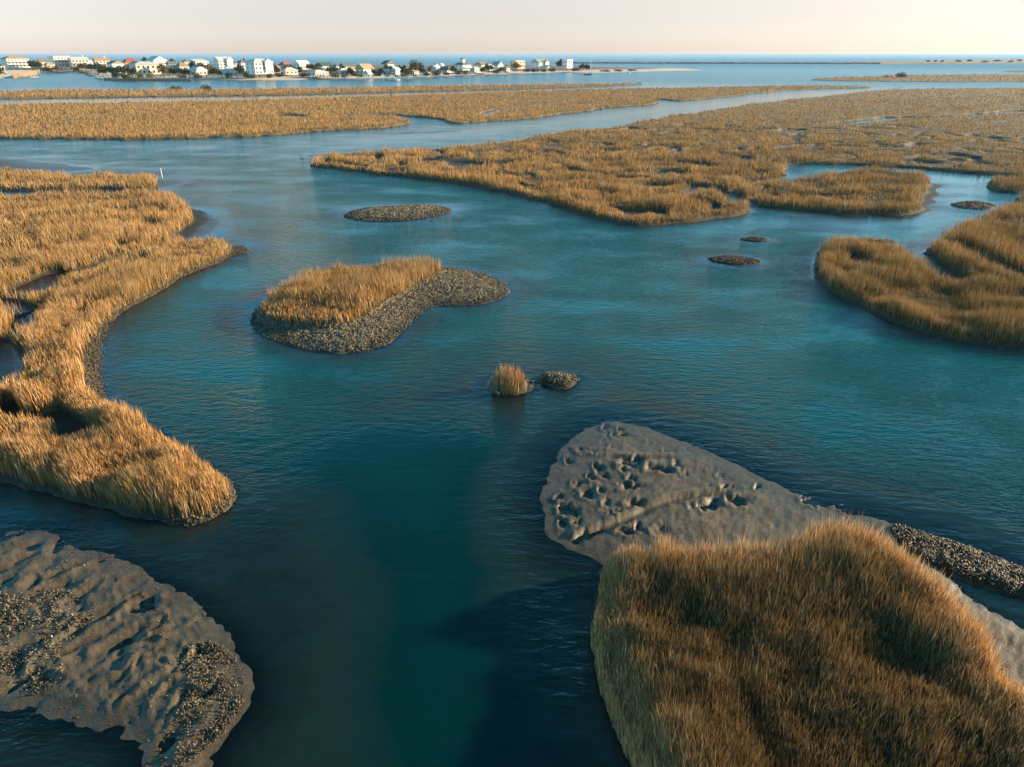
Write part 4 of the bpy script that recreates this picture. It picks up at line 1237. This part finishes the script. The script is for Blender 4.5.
TREES = [  # x, ytop, ybase, kind, width px, what singles it out
    (33, 61, 70, "tree", 8, "dark tree beside the big hip roofed house"),
    (38, 60, 70, "broad", 9, "broad dark tree between the hip roofed house and a tan cottage"),
    (2, 63, 74, "bush", 7, "dark bush behind the small white cottage"),
    (45, 66, 71, "bush", 7, "dark bush in front of the small tan cottage"),
    (87, 63, 71, "olive", 6, "olive tree in front of the white building with a chimney"),
    (76, 64, 71, "bush", 6, "dark bush at the docks before the white building"),
    (92, 64, 72, "tree", 8, "dark tree between the docks and the tan chimney house"),
    (99, 62, 73, "broad", 10, "broad olive green tree in front of the tan chimney house"),
    (106, 65, 75, "broad", 11, "wide dark tree below the tan chimney house"),
    (114, 66, 76, "broad", 12, "wide dark tree in front of the low brown roof"),
    (121, 66, 76, "tree", 9, "dark tree close to the palm by the seawall"),
    (128, 65, 76.5, "broad", 10, "dark green tree before the red roofed house"),
    (123, 67, 78, "palm", 7, "thin palm on the timber seawall below the red roof"),
    (134, 68, 78, "tree", 8, "dark tree at the corner of the long tan building"),
    (164, 64, 77.5, "olive", 9, "large yellow olive tree at the end of the long tan building"),
    (170, 66, 77, "broad", 10, "wide dark tree beside the yellow olive tree"),
    (178, 67, 77, "broad", 11, "wide dark tree below the brown bungalow"),
    (186, 68, 77.5, "tree", 8, "dark tree between the bungalow and the white beach cottage"),
    (173, 59, 68, "tree", 6, "small dark tree behind the small white house"),
    (182, 73, 78, "obush", 8, "low olive bush on the sand by the seawall end"),
    (201, 63, 71.5, "olive", 9, "olive tree under the sloping single pitch roof"),
    (210, 64, 73.5, "olive", 7, "olive tree beside the sloping single pitch roof"),
    (214, 68, 77, "tree", 8, "dark tree between two white beach cottages"),
    (219, 69, 77.5, "olive", 6, "olive tree at the side of the white gabled cottage"),
    (236, 66, 75, "bush", 7, "dark bush behind the white gabled cottage"),
    (241, 65, 77, "tree", 8, "tall dark tree before the narrow pale grey house"),
    (246, 69, 78, "bush", 6, "dark bush at the corner of the largest white house"),
    (244, 59, 67, "tree", 5, "small dark tree above the narrow pale grey house"),
    (276, 65, 76, "tree", 9, "dark tree between the largest white house and a red roof"),
    (280, 70, 77, "bush", 7, "dark bush in front of the red hip roof"),
    (300, 67, 75, "tree", 7, "dark tree between the cream cottage and a white roof"),
    (311, 63, 72, "broad", 11, "broad green tree between the white roof and a dark green roof"),
    (304, 71, 77, "bush", 8, "blue green bush beside the long cream cottage"),
    (329, 68, 76.5, "tree", 7, "dark tree at the end of the long cream cottage"),
    (335, 70, 77.5, "obush", 8, "low olive bush between two cream cottages"),
    (351, 68, 77, "tree", 8, "dark tree between a cream cottage and the tan roofed house"),
    (345, 73, 77.5, "obush", 5, "small olive bush against the small cream cottage"),
    (355, 69, 76.5, "bush", 6, "dark bush close to the tan roofed house"),
    (377, 67, 76.5, "gbush", 8, "grey bush past the end of the tan roofed house"),
    (381, 68, 76.5, "tree", 6, "slim dark tree before two white cottages"),
    (391.5, 66, 75, "tree", 5, "narrow dark tree squeezed between two white cottages"),
    (401, 66, 76, "tree", 7, "dark tree beside the tall narrow white cottage"),
    (405, 65, 76, "palm", 7, "palm nearest the tall narrow white cottage"),
    (410, 66, 76, "tree", 9, "dark tree among the palms below the large grey tree"),
    (417, 59.3, 74, "grey", 14, "large rounded grey tree standing above the palms"),
    (415, 67, 76, "palm", 7, "palm in front of the large grey tree"),
    (421, 67, 75.5, "broad", 9, "wide dark tree beside the pointed gable cottage"),
    (405, 72, 76.5, "obush", 8, "low olive bush under the palms"),
    (430, 66, 75, "olive", 6, "olive tree between the pointed gable and a blue grey house"),
    (446, 71, 75, "bush", 7, "low dark bush before the black roofed gable"),
    (453, 66, 74, "tree", 6, "dark tree beside the house with a cupola"),
    (489, 63, 73, "broad", 9, "dark green tree beside the tall white house"),
    (496, 68, 73.5, "bush", 7, "dark bush in front of the pale green roof"),
    (501, 67, 73, "olive", 6, "olive tree at the side of the pale green roof"),
    (507, 65.5, 72.5, "tree", 6, "dark tree next to the orange house"),
    (527, 67, 72, "gbush", 7, "grey bush between the orange house and a grey green one"),
    (516, 62.5, 71.5, "olive", 8, "olive tree against the front of the orange house"),
    (553, 67, 71.5, "bush", 8, "low dark bush between the grey green house and the last house"),
    (560, 59.5, 70, "tree", 7, "small tree touching the last white house"),
    (576, 67, 71, "bush", 9, "low dark bush just past the last white house"),
    (582, 64, 71, "tree", 6, "first of two small trees near the white mast"),
    (587, 64.5, 71.2, "tree", 6, "second small tree closest to the white mast"),
    (50, 65, 71.5, "bush", 7, "dark bush under the low peach house"),
    (57, 66, 71, "olive", 6, "olive tree before the dark porches of the flat roofed building"),
    (82, 63.5, 70.5, "tree", 6, "dark tree against the white building with a chimney"),
    (103, 67, 76, "broad", 10, "wide dark tree above the start of the timber seawall"),
    (117, 68.5, 78, "bush", 8, "dark bush on the edge of the timber seawall below the white porch"),
    (127, 70, 78.5, "bush", 9, "dark bush by the thin palm on the seawall"),
    (140, 71, 78, "obush", 7, "olive bush at the foot of the long tan building"),
    (151, 72, 78, "obush", 6, "small olive bush midway along the long tan building"),
    (146, 57.5, 67, "tree", 6, "dark tree rising behind the long tan building"),
    (192, 62, 71, "tree", 7, "dark tree behind the brown bungalow end"),
    (197, 70, 78, "obush", 7, "olive bush in front of the white beach cottage"),
    (205, 66, 75.5, "bush", 8, "dark bush at the back of the white beach cottage"),
    (229, 70, 78, "bush", 6, "dark bush on the sand before the white gabled cottage"),
    (238, 67, 76.5, "broad", 9, "wide dark tree hard by the white gabled cottage"),
    (252, 73, 78.2, "obush", 6, "olive bush on the sand before the largest white house"),
    (270, 72, 78, "bush", 6, "dark bush at the far corner of the largest white house"),
    (287, 65.5, 74, "olive", 8, "olive tree between the red roof and the cream cottage"),
    (294, 66, 76, "broad", 9, "wide dark tree against the cream cottage"),
    (318, 66.5, 74.5, "olive", 9, "olive tree under the dark green roof"),
    (323, 68, 75, "bush", 7, "dark bush behind the long cream cottage"),
    (336, 66, 75, "broad", 9, "wide dark tree before the slate roofed back house"),
    (343, 66.5, 74, "tree", 6, "dark tree below the nearly black roof"),
    (360, 71.5, 77.3, "obush", 6, "olive bush against the wall of the tan roofed house"),
    (374, 69, 77, "tree", 6, "slim tree at the end wall of the tan roofed house"),
    (387, 64.5, 73, "olive", 6, "olive tree between the tall back house and a tiny cottage"),
    (408, 69, 77, "olive", 7, "olive tree under the palms beside a white house"),
    (426, 70, 76, "bush", 6, "dark bush before the pointed gable"),
    (436, 69, 75.3, "bush", 6, "dark bush in front of the blue grey house"),
    (459, 68, 74.5, "bush", 7, "dark bush in front of the house with a cupola"),
    (466, 69, 74.5, "obush", 6, "olive bush beside the house with a cupola"),
    (483, 67, 74, "tree", 6, "dark tree in front of the tall white house"),
    (535, 67, 72, "gbush", 8, "grey bush below the grey green house"),
    (543, 68, 72, "bush", 6, "dark bush below the tall white wing"),
    (605, 68.8, 71.8, "gbush", 9, "grey scrub just past the white mast"),
    (618, 68.6, 71.5, "obush", 8, "olive scrub midway along the sandy tip"),
    (632, 68.2, 71, "gbush", 10, "low grey scrub on the sandy tip"),
    (176, 84.5, 90, "gbush", 10, "grey green round shrub on the thin grass bar"),
    (206, 83.3, 90, "bush", 10, "dark round shrub on the thin grass bar"),
    (900, 70, 77.5, "gbush", 13, "single round shrub on the low brown grass bar"),
    (886, 74, 77, "gbush", 6, "smaller shrub beside the round one on the grass bar"),
    (928, 58.6, 62.6, "broad", 6, "first dark tree in a row on the distant shore"),
    (935, 58.8, 62.6, "tree", 4, "second dark tree in a row on the distant shore"),
    (942, 59, 62.6, "tree", 5, "third dark tree in a row on the distant shore"),
    (958, 58.3, 62.6, "broad", 8, "widest dark tree on the distant shore"),
    (969, 58, 62.4, "tree", 6, "dark tree beside the widest one on the distant shore"),
    (985, 58.6, 62.3, "bush", 7, "low dark shrub in the middle of the distant shore row"),
    (997, 58.2, 62.2, "broad", 8, "dark tree toward the far end of the distant shore row"),
    (1011, 58.5, 62.2, "bush", 6, "low shrub near the far end of the distant shore row"),
    (1019, 58.2, 62, "tree", 5, "last small tree of the distant shore row"),
]
for i, (x, yt, yb, kind, wpx, lab) in enumerate(TREES):
    crowns, trunk, nm, cat = KINDS[kind]
    gz = .3 if 80 < yb < 95 or x > 880 and yb > 70 else 1.3
    X, Y = at(x, yb, gz)
    Ht = max(1.2, z_at(yt, Y) - gz)
    depth = Y * CP + (H - gz) * SP
    wid = wpx * (1.2 if x < 620 else 1.0) * depth / F
    Ht *= 1.12 if x < 620 else .75 if x > 920 else 1.0
    g = empty(nm, (X, Y, gz - .1), random.uniform(0, 6.28))
    tag(g, lab, cat, {"tree": "trees along the shore", "shrub": "shrubs along the shore", "palm tree": "palms along the shore"}[cat])
    s = wid / (.75 if kind in ("tree", "olive", "palm") else 1.15)
    for part, mesh_ in (("crown", crowns[i % len(crowns)]), ("trunk", trunk)):
        o = link(part, mesh_, None, g)
        o.scale = (s, s, Ht) if part == "crown" else (min(s, Ht), min(s, Ht), Ht)

# ------------------------------------------------------------------ timber seawall, docks, boats, breakwater, mast
def seawall(p0, p1, h, label, name="seawall", every=3.0):
    x0, y0 = at(*p0); x1, y1 = at(*p1)
    L = math.hypot(x1 - x0, y1 - y0)
    g = empty(name, (x0, y0, 0), math.atan2(y1 - y0, x1 - x0))
    tag(g, label, "seawall")
    b = MB()
    n = int(L / .6)
    for k in range(n):
        b.box((k + .5) * L / n, 0, -.6, L / n - .03, .14, h + .6 + random.uniform(-.04, .04))
    b.build("planking", M_WOOD, g)
    b = MB(); b.box(L / 2, 0, h + .05, L, .5, .16)
    b.build("cap_rail", M_WOOD, g)
    pb = MB(); pb.tube((0, 0, -.8), (0, 0, h + .7), .26, .24, 8)
    pm = pb.mesh("post"); pm.materials.append(M_WOOD)
    for k in range(int(L / every) + 1):
        o = link("post", pm, None, g)
        o.location = (k * every, -.36, 0)
    return g


seawall((105, 80.4), (192, 81.4), 1.25, "long timber seawall with posts below the tan building and trees")
seawall((13, 78.6), (41, 72.5), 1.9, "pinkish timber bulkhead below the big hip roofed house", every=4.0)


def dock(p0, p1, label, w=2.2):
    x0, y0 = at(p0[0], p0[1], 1.0); x1, y1 = at(p1[0], p1[1], 1.0)
    L = math.hypot(x1 - x0, y1 - y0)
    g = empty("dock", (x0, y0, 0), math.atan2(y1 - y0, x1 - x0))
    tag(g, label, "dock", "boat docks by the flat roofed building")
    b = MB()
    n = max(4, int(L / .5))
    for k in range(n):
        b.box((k + .5) * L / n, 0, 1.0, L / n - .04, w, .1)
    b.build("planking", M_DARKWOOD, g)
    b = MB(); b.box(L / 2, w * .42, .8, L, .15, .2); b.box(L / 2, -w * .42, .8, L, .15, .2)
    b.build("frame", M_DARKWOOD, g)
    pb = MB(); pb.tube((0, 0, -2), (0, 0, 2.2), .18, .16, 8)
    pm = pb.mesh("post"); pm.materials.append(M_DARKWOOD)
    for k in range(max(2, int(L / 5) + 1)):
        for s in (-1, 1):
            o = link("post", pm, None, g)
            o.location = (k * L / max(1, int(L / 5)), s * (w * .5 + .1), 0)


dock((44, 70.6), (66, 72.5), "dark boat dock running out below the tan cottage")
dock((56, 70.3), (84, 71.6), "long dark boat dock below the flat roofed block")
dock((80, 71.3), (97, 74.6), "dark dock leading to the white boats")
dock((20, 77), (37, 76.2), "short dark dock beside the bulkhead with small white boats")

M_HULL = plain("white gelcoat", (.80, .79, .76), .25, .04)
M_NAVY = plain("dark hull paint", (.05, .07, .10), .3)
M_CANVAS = plain("canvas", (.66, .64, .60), .8)


def boat(x, y, wpx, label, rz, top="cabin", hull=None):
    X, Y = at(x, y, 0)
    L = wpx * (Y * CP + H * SP) / F
    g = empty("motor_boat", (X, Y, 0), rz)
    tag(g, label, "boat", "boats moored along the shore")
    st = []
    for t in np.linspace(0, 1, 9):
        bw = .17 * L * (1 - max(0, (t - .45) / .55) ** 2.2) + .004 * L
        sheer = .10 * L + .06 * L * t ** 2
        st.append((t * L - L / 2, bw, sheer))
    b = MB()
    vs, fs = [], []
    for (xx, bw, sh) in st:
        vs += [(xx, -bw, sh), (xx, -bw * .82, .02 * L), (xx, 0, -.03 * L), (xx, bw * .82, .02 * L), (xx, bw, sh), (xx, bw * .85, sh - .01 * L), (xx, -bw * .85, sh - .01 * L)]
    for i in range(8):
        for k in range(7):
            a, c = i * 7 + k, i * 7 + (k + 1) % 7
            fs.append((a, c, c + 7, a + 7))
    fs += [tuple(range(6, -1, -1)), tuple(range(56, 63))]
    b.add(vs, fs)
    b.build("hull", hull or M_HULL, g)
    if top == "cabin":
        b = MB(); b.box(.05 * L, 0, .1 * L, .34 * L, .22 * L, .10 * L)
        c = b.build("cabin", M_HULL, g)
        b = MB(); b.box(.05 * L, 0, .145 * L, .345 * L, .225 * L, .03 * L)
        b.build("windshield", M_GLASS, c)
    if top in ("canopy", "cabin"):
        b = MB(); b.box(-.05 * L, 0, .33 * L, .36 * L, .24 * L, .015 * L)
        t = b.build("canopy", M_CANVAS, g)
        b = MB()
        for sx in (-1, 1):
            for sy in (-1, 1):
                b.tube((-.05 * L + sx * .16 * L, sy * .105 * L, .1 * L), (-.05 * L + sx * .16 * L, sy * .105 * L, .33 * L), .008 * L, .008 * L, 5)
        b.build("canopy_frame", M_TRIM, t)
    b = MB(); b.box(-.52 * L, 0, .02 * L, .06 * L, .07 * L, .14 * L); b.box(-.53 * L, 0, -.06 * L, .02 * L, .02 * L, .1 * L)
    b.build("outboard_motor", M_NAVY, g)


boat(78, 71.6, 8, "white boat with a canopy at the dock below the white building", .2, "canopy")
boat(92, 76, 9, "larger white cabin boat moored off the dark dock", 0.15, "cabin")
boat(99, 78.8, 8, "white open boat moored against the end of the timber seawall", -.25, "canopy")
boat(393, 81, 13, "long white boat anchored off the beach below the white cottages", .05, "cabin")
boat(629, 73.6, 4, "little white boat off the sandy tip", .4, "open")
boat(588, 75, 8, "dark boat pulled up below the white mast", .1, "open", M_NAVY)
boat(33, 77.6, 5, "small white boat nearest the bulkhead", .9, "canopy")
boat(37, 77.4, 4, "tiny white skiff outside the small boat at the bulkhead", .7, "open")
boat(62, 72.6, 6, "white skiff tied below the flat roofed block", .1, "open")

# white mast
X, Y = at(590.5, 72, 1.0)
top = z_at(60, Y)
g = empty("flag_mast", (X, Y, .8)); tag(g, "tall thin white mast past the last house on the beach", "mast")
b = MB(); b.tube((0, 0, 0), (0, 0, top - 1), .28, .16, 8); b.build("pole", M_TRIM, g)
b = MB(); b.tube((-1.6, 0, (top - 1) * .72), (1.6, 0, (top - 1) * .72), .09, .09, 6); b.build("yard", M_TRIM, g)
b = MB(); b.box(0, 0, 0, 1.2, 1.2, .3); b.build("base", M_WOOD, g)

# breakwater of rocks
x0, y0 = at(556, 63.4); x1, y1 = at(880, 64.0)
L = math.hypot(x1 - x0, y1 - y0)
g = empty("breakwater", (x0, y0, 0), math.atan2(y1 - y0, x1 - x0))
tag(g, "long dark line of rocks stretching across the inlet toward the distant shore", "breakwater")
n = 1500
r = np.random.default_rng(5)
px_, py_ = r.uniform(0, L, n), r.normal(0, 2.2, n)
sz_ = r.uniform(.8, 1.9, n)
hz_ = np.maximum(0, 1.6 - np.abs(py_) * .4)
B = OCT[None] * sz_[:, None, None] * (1 + r.uniform(-.3, .3, (n, 6, 3)))
V = B + np.stack([px_, py_, hz_ * .6], 1)[:, None, :]
me = bpy.data.meshes.new("rock_mound")
fill(me, V.reshape(-1, 3), (np.arange(n)[:, None, None] * 6 + OF[None]).reshape(-1, 3))
link("rock_mound", me, plain("wet rock", (.10, .095, .09), .7), g)
b = MB()
b.add([(0, -5, -2), (L, -5, -2), (L, 5, -2), (0, 5, -2), (0, -1.5, .9), (L, -1.5, .9), (L, 1.5, .9), (0, 1.5, .9)], [(3, 2, 1, 0), (4, 5, 6, 7), (0, 1, 5, 4), (1, 2, 6, 5), (2, 3, 7, 6), (3, 0, 4, 7)])
b.build("core", plain("rubble core", (.10, .095, .09), .8), g)

# white marker post beside the strip
X, Y = at(162.4, 177.6, 0)
g = empty("marker_post", (X, Y, -.3)); tag(g, "thin white marker post standing in shallow water at the grass strip", "marker post")
b = MB(); b.tube((0, 0, 0), (0, 0, 1.45), .055, .05, 10); b.build("post", M_TRIM, g)
b = MB(); b.tube((0, 0, 1.45), (0, 0, 1.50), .065, .03, 10); b.build("cap", M_TRIM, g)


# wading heron: one skinned body
def heron(x, y, label):
    X, Y = at(x, y, 0)
    P = [(0, 0, .62), (.16, 0, .66), (.24, 0, .80), (.20, 0, .93), (.24, 0, 1.05), (.31, 0, 1.07), (.46, 0, 1.05), (-.18, 0, .56), (-.34, 0, .50),
         (0, .05, .45), (-.04, .05, .22), (0, .05, -.12), (0, -.05, .45), (-.04, -.05, .22), (.04, -.05, -.12)]
    E = [(0, 1), (1, 2), (2, 3), (3, 4), (4, 5), (5, 6), (0, 7), (7, 8), (0, 9), (9, 10), (10, 11), (0, 12), (12, 13), (13, 14)]
    RD = [.13, .09, .04, .032, .034, .042, .008, .10, .03, .03, .016, .018, .03, .016, .018]
    me = bpy.data.meshes.new("heron")
    me.from_pydata(P, E, [])
    o = link("heron", me, plain("grey feathers", (.09, .10, .115), .8))
    m = o.modifiers.new("skin", 'SKIN')
    for v, r_ in zip(me.skin_vertices[0].data, RD):
        v.radius = (r_, r_)
    me.skin_vertices[0].data[0].use_root = True
    o.modifiers.new("sub", 'SUBSURF').render_levels = 2
    o.location, o.rotation_euler = (X, Y, -.02), (0, 0, R(200))
    tag(o, label, "bird")


heron(302.5, 162.5, "dark heron wading off the pointed tip of the largest meadow")
# pale shell by the tuft
X, Y = at(497, 393.5, .05)
b = MB()
vs, fs = [], []
for i in range(6):
    for k in range(9):
        a = (k / 8 - .5) * math.pi * .9
        t = i / 5
        vs.append((t * .16 * math.cos(a), t * .13 * math.sin(a), .05 * (1 - (2 * t - 1) ** 2) + .01 * math.cos(k * 3)))
for i in range(5):
    for k in range(8):
        fs.append((i * 9 + k, i * 9 + k + 1, i * 9 + k + 10, i * 9 + k + 9))
b.add(vs, fs)
o = b.build("clam_shell", plain("pale shell", (.8, .76, .7), .4), smooth=True)
o.location = (X, Y, float(samp(Z, np.array([X]), np.array([Y]))[0]) + .05); o.rotation_euler = (.5, .3, 1)
so = o.modifiers.new("thick", 'SOLIDIFY'); so.thickness = .012
tag(o, "single bright white shell at the foot of the lone grass clump", "shell")

# ------------------------------------------------------------------ sea air
hz = MB(); hz.box(0, 1800, -4, 6000, 4400, 4 + 19)
hm = NT("sea haze")
pv = hm.n('ShaderNodeVolumePrincipled')
pv.inputs['Color'].default_value = (.88, .94, 1.0, 1); pv.inputs['Density'].default_value = .00005; pv.inputs['Anisotropy'].default_value = .2
hm.l(pv.outputs[0], hm.out.inputs['Volume'])
tag(hz.build("haze", hm.m), kind="stuff")

# ------------------------------------------------------------------ light, sky, camera
SUN_DIR = np.array([.965, .262]); EL = R(14)
w = bpy.data.worlds.new("World"); SC.world = w; w.use_nodes = True
nt = w.node_tree; nt.nodes.clear()
sky = nt.nodes.new('ShaderNodeTexSky'); sky.sky_type = 'NISHITA'; sky.sun_disc = False
sky.sun_elevation = EL
sky.sun_rotation = math.atan2(SUN_DIR[0], SUN_DIR[1])
sky.air_density, sky.dust_density, sky.ozone_density = .8, .35, 1.0
bg = nt.nodes.new('ShaderNodeBackground'); bg.inputs[1].default_value = .20   # half of it is taken back by the ramp
wo = nt.nodes.new('ShaderNodeOutputWorld')
tc = nt.nodes.new('ShaderNodeTexCoord'); sx = nt.nodes.new('ShaderNodeSeparateXYZ'); nt.links.new(tc.outputs['Generated'], sx.inputs[0])
cr = nt.nodes.new('ShaderNodeValToRGB'); nt.links.new(sx.outputs[2], cr.inputs[0])
TINT = [(0.0, (.69, .68, .98)), (.04, (.78, .66, .76)), (.075, (.98, .72, .68)), (.11, (1.05, .92, .88)), (.185, (.88, 2.05, 2.18)), (.40, (.32, 1.55, 1.70)), (.75, (.12, .50, .54))]
cr.color_ramp.elements[0].position, cr.color_ramp.elements[0].color = 0.0, (*(c / 2 for c in TINT[0][1]), 1)
cr.color_ramp.elements[1].position, cr.color_ramp.elements[1].color = TINT[-1][0], (*(c / 2 for c in TINT[-1][1]), 1)
for p_, c_ in TINT[1:-1]:
    cr.color_ramp.elements.new(p_).color = (*(c / 2 for c in c_), 1)
mx = nt.nodes.new('ShaderNodeMix'); mx.data_type = 'RGBA'; mx.blend_type = 'MULTIPLY'; mx.inputs[0].default_value = 1.0
nt.links.new(sky.outputs[0], mx.inputs[6]); nt.links.new(cr.outputs[0], mx.inputs[7])
hr = nt.nodes.new('ShaderNodeMapRange'); nt.links.new(sx.outputs[0], hr.inputs[0])
for k_, v_ in zip((1, 2, 3, 4), (-.65, .65, 1.08, .72)):
    hr.inputs[k_].default_value = v_
m2 = nt.nodes.new('ShaderNodeVectorMath'); m2.operation = 'SCALE'
nt.links.new(mx.outputs[2], m2.inputs[0]); nt.links.new(hr.outputs[0], m2.inputs['Scale'])
nt.links.new(m2.outputs[0], bg.inputs[0]); nt.links.new(bg.outputs[0], wo.inputs[0])

sd = bpy.data.lights.new("sun", 'SUN'); sd.energy = 5.0; sd.angle = R(.6); sd.color = (1.0, .77, .51)
so = bpy.data.objects.new("sun", sd); COL.objects.link(so)
from mathutils import Vector
dirv = Vector((-SUN_DIR[0] * math.cos(EL), -SUN_DIR[1] * math.cos(EL), -math.sin(EL)))
so.rotation_euler = dirv.to_track_quat('-Z', 'Y').to_euler()
so.location = (100, 30, 60)

cd = bpy.data.cameras.new("camera"); cd.sensor_width = 36; cd.lens = 36 * F / 1024
cd.clip_start, cd.clip_end = .5, 100000
cam = bpy.data.objects.new("camera", cd); COL.objects.link(cam)
cam.location = (0, 0, H); cam.rotation_euler = (math.pi / 2 - PITCH, 0, 0)
SC.camera = cam
SC.view_settings.view_transform = 'Standard'; SC.view_settings.look = 'None'
SC.view_settings.exposure = 1.3; SC.view_settings.gamma = 1.0
SC.cycles.use_denoising = True
SC.cycles.max_bounces = 6; SC.cycles.diffuse_bounces = 2; SC.cycles.glossy_bounces = 3; SC.cycles.transparent_max_bounces = 8
SC.cycles.caustics_reflective = False; SC.cycles.caustics_refractive = False
